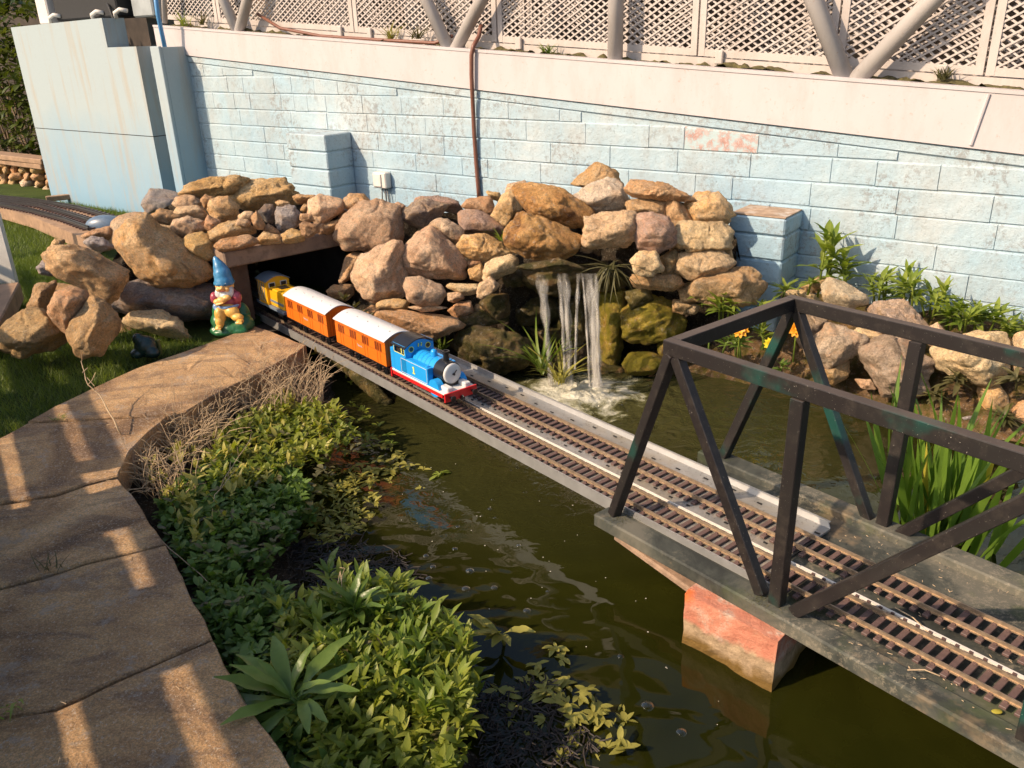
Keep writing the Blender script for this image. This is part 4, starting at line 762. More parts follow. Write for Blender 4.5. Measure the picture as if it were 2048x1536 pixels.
# truss bridge
TS1 = 1.35
tb_ = thing('truss_bridge', 'black steel truss bridge over the near end of the model railway', 'bridge', br(.5, .22, .12))
NZ, FZ = .015, .455; ZT = .662; Bt = .026
MB().box(br((TS1-.01)/2, .235, .148), (TS1+.01, .50, .022), (eB, nB, Z3), .003).build('deck', M['deck'], tb_)
MB().box(br((TS1-.02)/2, .005, .152), (TS1+.03, .056, .036), (eB, nB, Z3), .004).build('edge_beam', M['deck'], tb_)
MB().box(br((TS1-.02)/2-.02, .455, .160), (TS1+.05, .060, .040), (eB, nB, Z3), .004).build('edge_beam', M['deck'], tb_)
MB().box(br(.36, .02, .131), (.72, .05, .012), (eB, nB, Z3), .004).build('packing_board', M['pier'], tb_)
for n in (NZ, FZ):
    fn = 'near' if n == NZ else 'far'; dn = .02 if n == NZ else .03; nt = n+(.008 if n == NZ else .028)
    P = lambda s, z, nn=None: br(s, n if z < .4 else nt, z)
    MB().bar(P(.152, ZT), P(TS1+.1, ZT), Bt, .033, bev=.0015).build('top_chord', M['truss'], tb_)
    MB().bar(P(.012, .168), P(.168, ZT-.016), Bt*.98, .026, up=(.1, 0, 1), bev=.0015).build('end_post', M['truss'], tb_)
    MB().bar(P(.182, ZT-.018), P(.455, .172), Bt*.92, .025, bev=.0015).build('diagonal', M['truss'], tb_)
    MB().bar(P(.492, .165), P(.488, ZT-.02), Bt*1.02, .029, up=tuple(eB), bev=.0015).build('vertical_post', M['truss'], tb_)
    MB().bar(P(.535, .172), P(.94, ZT-.02), Bt*.92, .027, bev=.0015).build('diagonal', M['truss'], tb_)
    MB().bar(P(.985, .165), P(.975, ZT-.02), Bt*1.02, .029, up=tuple(eB), bev=.0015).build('vertical_post', M['truss'], tb_)
MB().bar(br(.166, NZ+.008+.013, ZT), br(.166, FZ+.028-.013, ZT), .028, .0325, bev=.0015).build('cross_bar', M['truss'], tb_)
pr = thing('painted_pier', 'block pier with peeling terracotta paint standing in the water under the truss', 'pier', br(.35, .0, 0))
bp = [onz(1363, 1285), onz(1543, 1385), onz(1640, 1262), onz(1470, 1195)]; pc = sum(bp)/4; N = 10; V = []; F = []; H = 15
ring = []
for i in range(4):
    for k in range(N): ring.append(bp[i]*(1-k/N)+bp[(i+1) % 4]*k/N)
ring = A(ring); R_ = len(ring)
for j in range(H+1):
    z = -.12+(.137+.12)*j/H; q = pc+(ring-pc)*(1+ .0*j); q[:, 2] = z; d = (q-pc)*A([1, 1, 0]); d /= np.linalg.norm(d, axis=1)[:, None]; q = q+d*(fbm(q*20, 5)*.006)[:, None]; V.append(q)
V = np.vstack(V+[pc[None]+A([[0, 0, .137]])]); F = [(j*R_+i, j*R_+(i+1) % R_, (j+1)*R_+(i+1) % R_, (j+1)*R_+i) for j in range(H) for i in range(R_)]+[(H*R_+i, H*R_+(i+1) % R_, len(V)-1) for i in range(R_)]
mesh_obj('block', V, F, M['pier'], pr, False)
MB().bar(br(.03, .03, .118), br(.30, .03, .085), .07, .018, bev=.004).build('sloping_board', M['lintelwood'], pr)
# log under the tray
lg = MB(); P = [A([-.78, 3.2, .15]), A([-.66, 3.10, .10]), A([-.56, 3.02, .045]), A([-.47, 2.94, -.02])]; pts = []; rs = []
for i in range(3):
    for k in range(10): f = k/10; pts.append(P[i]*(1-f)+P[i+1]*f); rs.append(.026+.003*((len(pts)) % 2)+.003*math.sin(len(pts)*.4))
tag(lg.tube(pts, rs, 14).build('sunken_log', M['m'], None, True), 'dark ridged log dipping from the tray into the water', 'log')

# tracks
def track(name, label, nc, smax):
    t = thing(name, label, 'railway track', br(-1, nc, TZ), 0, 'model railway tracks on the bridge'); top = TZ+.001
    for sg in (-1, 1):
        mb = MB(); a, b = -3.6, smax
        mb.box(br((a+b)/2, nc+sg*.030, top+.0145), (b-a, .0038, .0055), (eB, nB, Z3)); mb.box(br((a+b)/2, nc+sg*.030, top+.010), (b-a, .0018, .007), (eB, nB, Z3)); mb.box(br((a+b)/2, nc+sg*.030, top+.0072), (b-a, .008, .0022), (eB, nB, Z3))
        mb.build('rail', M['rail'], t)
    sl_ = None; s = smax-.01; k = 0
    while s > -3.2:
        if sl_ is None:
            mb = MB(); mb.box((0, 0, .003), (.0125, .098, .006), None, .0008)
            for sg in (-1, 1): mb.box((0, sg*.0355, .0075), (.007, .004, .004)); mb.box((0, sg*.0245, .0075), (.007, .004, .004))
            sl_ = mb.build('sleeper', M['sleeper'], t, local=True, origin=A([0, 0, 0.])); sl_.rotation_euler = (0, 0, th); sl_.location = Vector(br(s, nc, top)-WPOS[t.name]); o = sl_
        else: o = dup_mesh(sl_, br(s+random.uniform(-.0008, .0008), nc, top)-WPOS[t.name], (0, 0, th), t)
        s -= .0262; k += 1
        if k > 176: break
    return t
track('model_railway_track', 'near brass railed track carrying the train', .101, 1.28)
track('model_railway_track', 'far empty brass railed track beside the train', .245, 1.28)
# white cable strip on the truss deck between the tracks
ws = thing('white_strip', 'thin white strip with dark clips between the tracks on the truss deck', 'strip', br(.8, .16, TZ))
MB().box(br(.87, .160, TZ+.001), (.83, .007, .009), (eB, nB, Z3)).build('strip', M['strip'], ws)
for i in range(30): MB().box(br(.49+i*.0262, .1555, TZ+.005), (.007, .0045, .004), (eB, nB, Z3)).build('clip', M['sleeper'], ws)

# ================================================================== TRAIN
P_ = lambda name, c, r=.28, **k: m_plain(name, c, r, 0, .04, 40, **k)
M['blue'] = P_('engine_blue', (.018, .30, .72), .22); M['blued'] = P_('wheel_blue', (.02, .22, .50), .3); M['ered'] = P_('engine_red', (.62, .02, .022), .28); M['eblack'] = P_('engine_black', (.012, .012, .014), .3); M['ewhite'] = P_('engine_grey_white', (.62, .62, .60), .3)
M['orange'] = P_('coach_orange', (.62, .15, .012), .35); M['oranged'] = P_('coach_line_orange', (.35, .075, .008), .4); M['roofw'] = P_('coach_roof_white', (.60, .60, .60), .45); M['glass'] = P_('dark_window', (.03, .022, .018), .12); M['yel'] = P_('shunter_yellow', (.78, .42, .015), .35); M['greyblue'] = P_('shunter_grey_blue', (.17, .22, .28), .4); M['lining'] = P_('yellow_lining', (.75, .72, .10), .4); M['steel'] = m_plain('bright_steel', (.6, .6, .6), .3, .8); M['winebrown'] = P_('coach_window_brown', (.16, .035, .012), .2)
RZ = TZ+.018+.001     # rail head
def arch(w, h, rise, n=10):   # cross-section y,z of a box with an arched top
    return [(-w/2, 0), (w/2, 0)]+[(w/2-w*i/n, h+rise*math.sin(math.pi*i/n)) for i in range(n+1)]
def ext(mb, prof, x0, x1):
    m = len(prof); v = [(x0, y, z) for y, z in prof]+[(x1, y, z) for y, z in prof]
    return mb.add(v, [tuple(range(m))[::-1], tuple(range(m, 2*m))]+[(i, (i+1) % m, (i+1) % m+m, i+m) for i in range(m)])
def L(mb, name, mat, t, sm=False): return mb.build(name, M[mat], t, sm, local=True)
def wheel(t, x, r, mat, cw=False, spokes=8):
    for sg in (-1, 1):
        y = sg*.031; mb = MB(); mb.lathe((x, y, r), [(r*.82, -.004), (r, -.004), (r, .003), (r*.82, .003)], (0, sg, 0), 24, cap=False); mb.lathe((x, y, r), [(0, -.002), (r*.25, -.002), (r*.25, .004), (0, .004)], (0, sg, 0), 12)
        for k in range(spokes): a = 2*math.pi*k/spokes; mb.bar((x, y, r), (x+math.cos(a)*r*.85, y, r+math.sin(a)*r*.85), .004, .003)
        L(mb, 'wheel', mat, t)
# -- blue tank engine (x forward, y = far side)
eng = thing('tank_engine', 'bright blue toy tank engine with red buffer beam at the front of the train', 'locomotive', br(-.925, .101, RZ), th)
fp = .056
L(MB().box((0, 0, fp), (.325, .118, .007), None, .001), 'footplate', 'ewhite', eng)
L(MB().box((-.005, -.0575, fp-.009), (.300, .005, .012)).box((-.005, .0575, fp-.009), (.300, .005, .012)), 'valance', 'ered', eng)
L(MB().box((.163, 0, fp-.010), (.006, .128, .030), None, .001), 'buffer_beam', 'ered', eng); L(MB().box((-.163, 0, fp-.012), (.006, .124, .034), None, .001), 'rear_beam', 'ered', eng)
L(MB().box((.135, -.035, fp+.010), (.045, .024, .016), None, .003).box((.135, .035, fp+.010), (.045, .024, .016), None, .003), 'cylinder_cover', 'ewhite', eng)
for sg in (-1, 1):
    L(MB().box((-.020, sg*.0465, .088), (.165, .022, .060), None, .0015), 'side_tank', 'blue', eng)
    L(MB().lathe((.094, sg*.046, fp+.003), [(.030, -.011), (.030, .011)], (0, sg, 0), 32), 'splasher', 'blue', eng)
    lw = MB(); lw.box((-.020, sg*.0580, .114), (.155, .0008, .0014)).box((-.020, sg*.0580, .064), (.155, .0008, .0014)).box((-.097, sg*.0580, .089), (.0014, .0008, .051)).box((.057, sg*.0580, .089), (.0014, .0008, .051))
    L(lw, 'lining', 'ewhite', eng)
    # number 1
    nb = MB(); nb.box((-.020, sg*.0584, .090), (.006, .0008, .024)).box((-.020, sg*.0584, .0785), (.014, .0008, .004)).box((-.024, sg*.0584, .0985), (.006, .0008, .004)); L(nb, 'number', 'lining', eng)
    L(MB().box((.175, sg*.043, fp-.010), (.02, .006, .006)).lathe((.182, sg*.043, fp-.010), [(.010, 0), (.010, .003)], (1, 0, 0), 14), 'buffer', 'eblack', eng)
    L(MB().bar((-.055, sg*.042, .020), (.100, sg*.042, .018), .003, .006), 'coupling_rod', 'steel', eng)
bo = MB(); bo.lathe((-.06, 0, .104), [(.036, 0), (.036, .125)], (1, 0, 0), 32); L(bo, 'boiler', 'blue', eng, False)
L(MB().lathe((.065, 0, .104), [(.0372, 0), (.0372, .052), (.034, .054)], (1, 0, 0), 32), 'smokebox', 'eblack', eng)
for x in (-.035, -.012, .011, .034): L(MB().lathe((x, 0, .104), [(.0368, 0), (.0368, .0016)], (1, 0, 0), 32), 'boiler_band', 'blued', eng)
fd = L(MB().lathe((.119, 0, .104), [(.0345, 0), (.034, .004), (.029, .007), (.012, .0085), (0, .009)], (1, 0, 0), 32), 'smokebox_door', 'ewhite', eng, True)
L(MB().lathe((.127, 0, .104), [(.004, 0), (.004, .007), (0, .008)], (1, 0, 0), 12).bar((.131, 0, .104), (.131, .012, .116), .0022, .0022), 'door_handle', 'eblack', eng)
L(MB().box((.090, 0, .070), (.062, .05, .022), None, .002), 'saddle', 'eblack', eng)
L(MB().lathe((.092, 0, .136), [(.0125, 0), (.0105, .006), (.0095, .030), (.0125, .034), (.0125, .039), (.008, .039), (.008, .034)], (0, 0, 1), 20), 'chimney', 'eblack', eng, False)
L(MB().lathe((.022, 0, .134), [(.0135, 0), (.0115, .008), (.0115, .020), (.009, .026), (0, .029)], (0, 0, 1), 20), 'dome', 'blue', eng, True)
for sg in (-1, 1): L(MB().lathe((.045, sg*.045, .117), [(.007, 0), (.007, .004), (0, .005)], (0, 0, 1), 14), 'tank_filler', 'blue', eng)
# cab
cab = MB(); 
for sg in (-1, 1):
    cab.box((-.105, sg*.0555, .092), (.075, .004, .072)); cab.box((-.1395, sg*.0555, .140), (.006, .004, .026)); cab.box((-.0705, sg*.0555, .140), (.006, .004, .026)); cab.box((-.089, sg*.0555, .140), (.004, .004, .026)); cab.box((-.105, sg*.0555, .156), (.075, .004, .008))
pf = [(-.0575, .060), (.0575, .060)]+[(.0575-.115*i/10, .152+.022*math.sin(math.pi*i/10)) for i in range(11)]
ext(cab, pf, -.069, -.066); ext(cab, [(y, min(z, .15) if z > .1 else z) for y, z in pf], -.144, -.141); L(cab, 'cab', 'blue', eng)
L(MB().box((-.105, 0, .10), (.07, .10, .08)), 'cab_interior', 'glass', eng)
rf = MB(); pr_ = [(.063-.126*i/14, .156+.024*math.sin(math.pi*i/14)) for i in range(15)]; pr_ = pr_+[(y*1.0, z-.003) for y, z in pr_[::-1]]; ext(rf, pr_, -.150, -.060); L(rf, 'cab_roof', 'eblack', eng)
bk = MB(); bk.box((-.156, 0, .097), (.022, .112, .076), None, .0015); L(bk, 'bunker', 'blue', eng)
for z in (.121, .127, .133): L(MB().box((-.156, -.0565, z), (.018, .001, .002)), 'bunker_rail', 'blued', eng)
for y in (-.034, .034):
    w = L(MB().lathe((-.0655, y, .146), [(.0105, 0), (.0105, .001)], (1, 0, 0), 24), 'round_window', 'lining', eng)
    L(MB().lathe((-.0648, y, .146), [(.008, 0), (.008, .001)], (1, 0, 0), 24), 'pane', 'glass', w)
for x0, x1 in ((-.137, -.091), (-.087, -.073)):
    for sg in (-1, 1):
        wl = MB(); xm = (x0+x1)/2; wd_ = x1-x0; wl.box((xm, sg*.0578, .1285), (wd_, .0008, .002)).box((xm, sg*.0578, .1525), (wd_, .0008, .002)).box((x0, sg*.0578, .1405), (.002, .0008, .024)).box((x1, sg*.0578, .1405), (.002, .0008, .024)); L(wl, 'window_lining', 'lining', eng)
L(MB().bar((-.064, -.006, .150), (-.060, -.006, .162), .003, .003).bar((-.064, .006, .150), (-.060, .006, .162), .003, .003), 'whistle', 'lining', eng)
for x in (-.115, -.045, .030, .094): wheel(eng, x, .0215, 'blued')
L(MB().box((.168, 0, fp-.022), (.012, .008, .012)).tube([(.172, 0, fp-.012), (.182, 0, fp-.016), (.184, 0, fp-.03), (.176, 0, fp-.034)], .0018, 6), 'coupling', 'eblack', eng)
L(MB().box((0, 0, .036), (.29, .045, .030)), 'chassis', 'eblack', eng)
# -- coaches
def coach(sc, label, first=None):
    t = thing('coach', label, 'railway coach', br(sc, .101, RZ), th, 'orange coaches behind the engine'); Lc = .362; w = .118
    L(MB().box((0, 0, .048), (Lc, w*.96, .008), None, .001).box((0, 0, .036), (Lc*.9, .05, .016)), 'underframe', 'eblack', t)
    b = MB(); prof = [(-w/2, .052), (w/2, .052)]+[(w/2-w*i/12, .144+.020*math.sin(math.pi*i/12)) for i in range(13)]; ext(b, prof, -Lc/2, Lc/2); L(b, 'body', 'orange', t)
    r = MB(); pr_ = [(.064-.128*i/16, .147+.0225*math.sin(math.pi*i/16)) for i in range(17)]; pr_ = pr_+[(y, z-.0028) for y, z in pr_[::-1]]; ext(r, pr_, -Lc/2-.004, Lc/2+.004); ro = L(r, 'roof', 'roofw', t, False)
    for k in range(9): L(MB().lathe((-Lc/2+.03+k*.038, (.012 if k % 2 else -.02), .168), [(.0022, -.002), (.0022, .0025), (0, .003)], (0, 0, 1), 8), 'roof_vent', 'roofw', t)
    for sg in (-1, 1):
        y = sg*(w/2+.0003)
        L(MB().box((0, y, .100), (Lc-.004, .0014, .0016)).box((0, y, .133), (Lc-.004, .0014, .0016)).box((0, y, .139), (Lc-.004, .0014, .0012)), 'beading', 'oranged', t)
        for c4 in range(4):
            xc = -Lc/2+.046+c4*.0895
            for dx in (-.017, 0, .017):
                fr_ = L(MB().box((xc+dx, y, .117), (.0112, .0016, .032), None), 'window', 'oranged', t)
                g = MB().box((xc+dx, y+sg*.0008, .117), (.0078, .0010, .0275)).build('pane', M['winebrown'], fr_, local=True)
            L(MB().box((xc-.0095, y, .0975), (.0012, .0012, .085)).box((xc+.0105, y, .0975), (.0012, .0012, .085)), 'door_line', 'oranged', t)
    # little script lettering on the side
    for sg in (-1,):
        pts = [(x, sg*(w/2+.0012), .083+.0035*math.sin(i*1.9)+(.004 if i in (1, 2) else 0)) for i, x in enumerate(np.linspace(-.017, .017, 17))]; L(MB().tube(pts, .0008, 5), 'lettering', 'roofw', t)
    for x in (-Lc/2, Lc/2):
        sg = 1 if x > 0 else -1
        for y in np.linspace(-.045, .045, 9): L(MB().box((x+sg*.0005, y, .1), (.0012, .0012, .09)), 'end_plank', 'oranged', t)
        for y in (-.036, .036): L(MB().lathe((x+sg*.002, y, .046), [(.003, 0), (.003, .009), (.008, .010), (.008, .012)], (sg, 0, 0), 12), 'buffer', 'eblack', t)
        L(MB().box((x+sg*.006, 0, .036), (.016, .006, .006)), 'coupling', 'eblack', t)
    for x in (-.125, -.075, .075, .125): wheel(t, x, .0145, 'eblack', spokes=6)
    return t
coach(-1.302, 'orange coach with white roof coupled directly behind the engine'); coach(-1.735, 'orange coach with white roof next to the yellow shunter')
sh = thing('diesel_shunter', 'yellow toy diesel shunter with grey cab roof in the tunnel mouth', 'locomotive', br(-2.10, .101, RZ), th)
L(MB().box((0, 0, .052), (.28, .110, .012), None, .001), 'frame', 'greyblue', sh); L(MB().box((0, 0, .030), (.24, .06, .03)), 'chassis', 'eblack', sh)
L(MB().box((.062, 0, .098), (.135, .088, .080), None, .004), 'bonnet', 'yel', sh); L(MB().box((.062, -.045, .082), (.13, .002, .010)).box((.062, .045, .082), (.13, .002, .010)), 'stripe', 'greyblue', sh)
c_ = MB(); ext(c_, [(-.054, .058), (.054, .058)]+[(.054-.108*i/10, .160+.018*math.sin(math.pi*i/10)) for i in range(11)], -.105, -.010); L(c_, 'cab', 'yel', sh)
c_ = MB(); pr_ = [(.058-.116*i/14, .163+.020*math.sin(math.pi*i/14)) for i in range(15)]; pr_ = pr_+[(y, z-.003) for y, z in pr_[::-1]]; ext(c_, pr_, -.112, -.003); L(c_, 'cab_roof', 'greyblue', sh)
for y in (-.027, .027): wf_ = L(MB().box((-.0093, y, .143), (.0015, .030, .024), None), 'window_frame', 'ewhite', sh); L(MB().box((-.0085, y, .143), (.0015, .024, .018), None), 'pane', 'glass', wf_)
for x in (-.095, -.075, -.055, -.035): L(MB().box((x, -.0545, .110), (.006, .002, .085)), 'cab_stripe', 'greyblue', sh)
L(MB().box((.045, 0, .139), (.05, .04, .003)), 'bonnet_grille', 'eblack', sh); L(MB().lathe((.115, .025, .137), [(.004, 0), (.004, .012)], (0, 0, 1), 10), 'exhaust', 'yel', sh)
for x in (-.09, 0, .09): wheel(sh, x, .018, 'eblack', spokes=6)

# ================================================================== GNOME
gb = onz(466, 662, .19); gn = thing('garden_gnome', 'painted garden gnome with blue hat sitting on a green mound by the tunnel', 'garden gnome', gb)
for k, c, r in (('ghat', (.05, .22, .42), .3), ('gskin', (.72, .40, .12), .35), ('gbeard', (.55, .60, .62), .4), ('gcoat', (.36, .06, .09), .3), ('gtrous', (.72, .42, .09), .35), ('gmound', (.02, .13, .05), .3), ('gblue', (.18, .32, .55), .3)): M[k] = m_plain('gnome_'+k, c, r, 0, .3, 40, .3, (.5, .42, .3), .18)
vd = -A([Fw[0], Fw[1], 0])/np.linalg.norm(Fw[:2]); vx = A([1., 0, 0]); G = lambda x, z, f=0.: gb+vx*x+vd*f+A([0, 0, z])
def blob(parts, name, mat, vox=.0035, label=None):
    mb = MB()
    for c, r in parts: mb.ell(c, r, 20, 12, (vx, vd, Z3))
    o = mb.build(name, M[mat], gn, True); md = o.modifiers.new('r', 'REMESH'); md.mode = 'VOXEL'; md.voxel_size = vox; md.use_smooth_shade = True
    ms = o.modifiers.new('s', 'SMOOTH'); ms.iterations = 4; return o
blob([(G(.0, .022), (.085, .065, .035)), (G(-.04, .045), (.045, .05, .045)), (G(.045, .03), (.05, .05, .04)), (G(-.05, .07, -.02), (.03, .035, .06)), (G(.03, .06, -.03), (.045, .03, .06)), (G(-.02, .01, .05), (.05, .02, .016)), (G(.04, .012, .045), (.04, .02, .018)), (G(-.06, .015, .03), (.025, .02, .02))], 'mound', 'gmound')
blob([(G(-.028, .085, .035), (.024, .028, .036)), (G(-.030, .058, .05), (.019, .018, .025)), (G(.022, .095, .035), (.03, .025, .026)), (G(.045, .075, .048), (.026, .018, .017)), (G(0, .11, .02), (.036, .03, .026))], 'trousers', 'gtrous')
for x, z in ((-.032, .040), (.058, .062)):
    blob([(G(x, z, .062), (.015, .020, .009))]+[(G(x-.011+.0055*i, z-.004, .079), (.003, .005, .004)) for i in range(5)], 'foot', 'gtrous', .002)
blob([(G(0, .135, .005), (.043, .034, .034)), (G(.0, .165, .0), (.042, .03, .03)), (G(.043, .150, .012), (.021, .022, .027)), (G(-.048, .150, .012), (.018, .022, .027)), (G(.03, .12, 0), (.022, .024, .03))], 'coat', 'gcoat')
MB().lathe(G(0, .118, .004), [(.047, -.006), (.050, 0), (.047, .006)], (0, 0, 1), 24, False).build('belt', M['gblue'], gn, True)
blob([(G(-.04, .118, .03), (.016, .014, .016)), (G(-.035, .104, .038), (.013, .012, .015))], 'pouch', 'gblue')
ar = blob([(G(-.026, .142, .042), (.020, .014, .013)), (G(-.008, .15, .046), (.022, .014, .013)), (G(.012, .158, .042), (.018, .013, .012))]+[(G(-.030+.007*i, .132+.002*i, .055), (.0035, .007, .004)) for i in range(5)], 'hands', 'gskin', .0022)
blob([(G(0, .185, .014), (.037, .026, .034)), (G(-.022, .172, .024), (.018, .014, .022)), (G(.022, .178, .024), (.016, .014, .026)), (G(.002, .162, .034), (.016, .012, .016))], 'beard', 'gbeard')
blob([(G(0, .203, .018), (.032, .028, .031)), (G(0, .200, .049), (.0085, .010, .008)), (G(-.017, .192, .040), (.011, .009, .009)), (G(.017, .192, .040), (.011, .009, .009)), (G(-.033, .2, .01), (.006, .008, .011)), (G(.033, .2, .01), (.006, .008, .011))], 'face', 'gskin', .0022)
for x in (-.013, .013): MB().ell(G(x, .210, .044), (.0045, .003, .0022), 10, 6, (vx, vd, Z3)).build('eye', M['eblack'], gn, True); MB().bar(G(x-.006, .217, .0435), G(x+.006, .219, .044), .002, .002).build('eyebrow', M['gbeard'], gn)
MB().bar(G(-.009, .1865, .0455), G(.009, .1865, .0455), .003, .0025).build('mouth', M['gcoat'], gn)
hm = MB(); pts = [G(.0, .212, .006), G(-.002, .235, .004), G(-.006, .262, .002), G(-.014, .288, .0), G(-.022, .31, -.002), G(-.026, .322, -.002)]; hr = [.040, .036, .033, .022, .012, .004]; P2 = []; R2 = []
for i in range(5):
    for k in range(6): f = k/6; P2.append(pts[i]*(1-f)+pts[i+1]*f); R2.append((hr[i]*(1-f)+hr[i+1]*f)*(1+.02*math.sin((i*6+k)*.8)))
hm.tube(P2, R2, 20).build('hat', M['ghat'], gn, True); MB().lathe(G(0, .213, .007), [(.039, -.006), (.043, 0), (.040, .008)], (0, 0, 1), 24, False).build('hat_brim', M['ghat'], gn, True)
# dark ornament and bolt by the slab
fr = thing('glazed_ornament', 'small dark green glazed frog like ornament beside the slab', 'ornament', onz(292, 715, .18)); M['glaze'] = m_plain('dark_green_glaze', (.012, .03, .026), .12, 0, .3, 60, .4)
o = MB(); c = onz(296, 712, .18)
for a, r in (((0, 0, .04), (.045, .04, .045)), ((-.02, -.01, .075), (.022, .02, .025)), ((.03, -.02, .02), (.03, .025, .022)), ((-.03, -.02, .018), (.028, .025, .02))): o.ell(c+A(a), r)
o = o.build('figure', M['glaze'], fr, True); md = o.modifiers.new('r', 'REMESH'); md.mode = 'VOXEL'; md.voxel_size = .005; md.use_smooth_shade = True
tag(MB().lathe(onz(322, 708, .18), [(.006, 0), (.006, .055), (.008, .055), (.008, .06)], (0, 0, 1), 10).build('metal_bolt', m_plain('green_brass', (.16, .16, .05), .5, .3)), 'short upright greenish bolt next to the dark ornament', 'bolt')

# ================================================================== LEFT BACKGROUND: track bed, stone wall, hedge, fence
tbn = [(-40, 408), (0, 415), (62, 432), (109, 452), (156, 472), (185, 486)]; tbf = [(-40, 387), (0, 390), (62, 398), (125, 407), (195, 426), (245, 442)]
tk = thing('timber_track_bed', 'curved timber track bed with dark rails crossing the lawn at left', 'railway track', onz(100, 420, .2))
for k in range(5):
    poly = [onz(*tbn[k], .265), onz(*tbn[k+1], .265), onz(*tbf[k+1], .265), onz(*tbf[k], .265)]; MB().prism([p-A([0, 0, .085]) for p in poly], (0, 0, .085)).build('plank', M['wood'], tk)
def lerpc(c, f):
    return c
bands = [[(-40, 388), (0, 392), (78, 400), (156, 413), (237, 436)], [(-40, 394), (0, 399), (78, 408), (140, 426), (200, 445)], [(-40, 402), (0, 406), (62, 418), (125, 435), (190, 459)]]
for bnd in bands:
    for dy in (0, 3.6):
        pts = [onz(x, y+dy, .283) for x, y in bnd]; q = []
        for i in range(len(pts)-1):
            for f in np.linspace(0, 1, 6)[:-1]:
                q.append(pts[i]*(1-f)+pts[i+1]*f)
        mb = MB()
        for i in range(len(q)-1): mb.bar(q[i], q[i+1], .008, .016, ext=.001)
        mb.build('rail', M['railold'], tk)
    for i in range(len(q)-1):
        a, b = q[i], q[i+1]; n_ = max(1, int(np.linalg.norm(b-a)/.045))
        for k in range(n_): p = a+(b-a)*k/n_; p = p.copy(); p[2] = .272; d = (b-a)/np.linalg.norm(b-a); MB().box(p+np.cross(Z3, d)*.03, (.014, .10, .008), (d, np.cross(Z3, d), Z3)).build('sleeper', M['sleeper'], tk)
M['bluecov'] = m_plain('blue_grey_plastic', (.10, .15, .22), .35)
o = MB().ell(onz(212, 452, .27), (.13, .06, .07), 20, 12); tag(o.build('blue_cover', M['bluecov'], None, True), 'rounded blue grey cover at the end of the track bed', 'cover')
tag(MB().bar(onz(92, 398, .22), onz(190, 388, .22), .05, .04, bev=.004).build('timber_edging', M['wood']), 'short timber board lying at the foot of the blue panel', 'board')
sw = thing('dry_stone_wall', 'low dry stone wall topped with weathered planks at the far left', 'wall', onz(30, 392, .2))
rg = random.Random(5)
for r in range(5):
    x = -30+rg.uniform(0, 16); y = 386-r*13.5
    while x < 104:
        w = rg.uniform(15, 32); h = rg.uniform(13, 17); rock([(x, y-h*.4), (x+w*.25, y-h), (x+w*.8, y-h*.95), (x+w, y-h*.3), (x+w*.85, y+1), (x+w*.2, y+2)], rg.choice(['o', 'b', 'o', 't']), 0, 'stone', sw, o=-.12+rg.uniform(-.03, .03), sub=3, thick=.9); x += w*.97
MB().prism([at(-60, 320, -.17), at(104, 330, -.17), at(104, 396, -.17), at(-60, 396, -.17)], -nW*.2).build('dark_wall_backing', M['soil'], sw)  # dark backing so the gaps between the stones look shaded
for k, (y0, y1) in enumerate(((318, 330), (310, 320))):
    a = at(-40, y0-4, -.12+.03*k); b = at(100, y1+2, -.12); MB().bar(a, b, .16, .045, bev=.006).build('coping_plank', M['wood'], sw)

# leaf builders
def leaf_shape(kind, n=4):
    t = np.linspace(0, 1, n+1)
    if kind == 'oval': w = np.sin(np.pi*np.clip(t*.93+.05, 0, 1))**.75
    elif kind == 'lance': w = np.sin(np.pi*np.clip(t**.85*.97+.02, 0, 1))**.9
    elif kind == 'spoon': w = np.clip(np.sin(np.pi*np.clip(t**1.6*.95+.04, 0, 1)), .12, 1)
    else: w = np.clip(1-t**3, 0.02, 1)*np.clip(.6+t*2, 0, 1)
    return t, w
def leaves(base, direc, up, length, width, droop, kind='oval', n=4, fold=.25, rg=RNG):
    """vectorised leaves: base,direc,up (N,3), length,width,droop (N,)"""
    N = len(base); t, w = leaf_shape(kind, n); d = direc/np.linalg.norm(direc, axis=1)[:, None]; s = np.cross(d, up); s /= (np.linalg.norm(s, axis=1)[:, None]+1e-9); u = np.cross(s, d)
    V = np.zeros((N, n+1, 3, 3)); tw = rg.uniform(-.3, .3, N)
    for k in range(n+1):
        c = base+d*(length*t[k])[:, None]+u*((-droop*t[k]**2)*length)[:, None]; hw = (width*w[k]*.5)[:, None]; ss = s+u*(tw*t[k])[:, None]
        V[:, k, 1] = c; V[:, k, 0] = c-ss*hw+u*hw*fold; V[:, k, 2] = c+ss*hw+u*hw*fold
    V = V.reshape(-1, 3); b = np.arange(N)[:, None, None]*(n+1)*3; F = []
    for k in range(n):
        for j in (0, 1): F.append([k*3+j, k*3+j+1, (k+1)*3+j+1, (k+1)*3+j])
    F = (A(F)[None]+b).reshape(-1, 4); return V, F
def rosettes(centers, nl, lmin, lmax, wr, kind, mat, name, label, cat, tilt=(.25, 1.2), stem=.0, parent=None, droop=(.05, .45), n=4, hz=0.):
    C = np.repeat(centers, nl, axis=0); N = len(C); az = RNG.uniform(0, 2*np.pi, N); el = RNG.uniform(*tilt, N)
    d = np.stack([np.cos(az)*np.cos(el), np.sin(az)*np.cos(el), np.sin(el)], 1); up = np.tile(A([0, 0, 1.]), (N, 1))+RNG.normal(0, .15, (N, 3)); Ln = RNG.uniform(lmin, lmax, N); C = C+np.stack([np.zeros(N), np.zeros(N), RNG.uniform(-.5, 1., N)*stem], 1)+RNG.normal(0, lmin*.12, (N, 3))*A([1, 1, .3])
    V, F = leaves(C, d, up, Ln, Ln*wr*RNG.uniform(.8, 1.2, N), RNG.uniform(*droop, N), kind, n); o = fast_mesh(name, V, F, M[mat], parent)
    return o
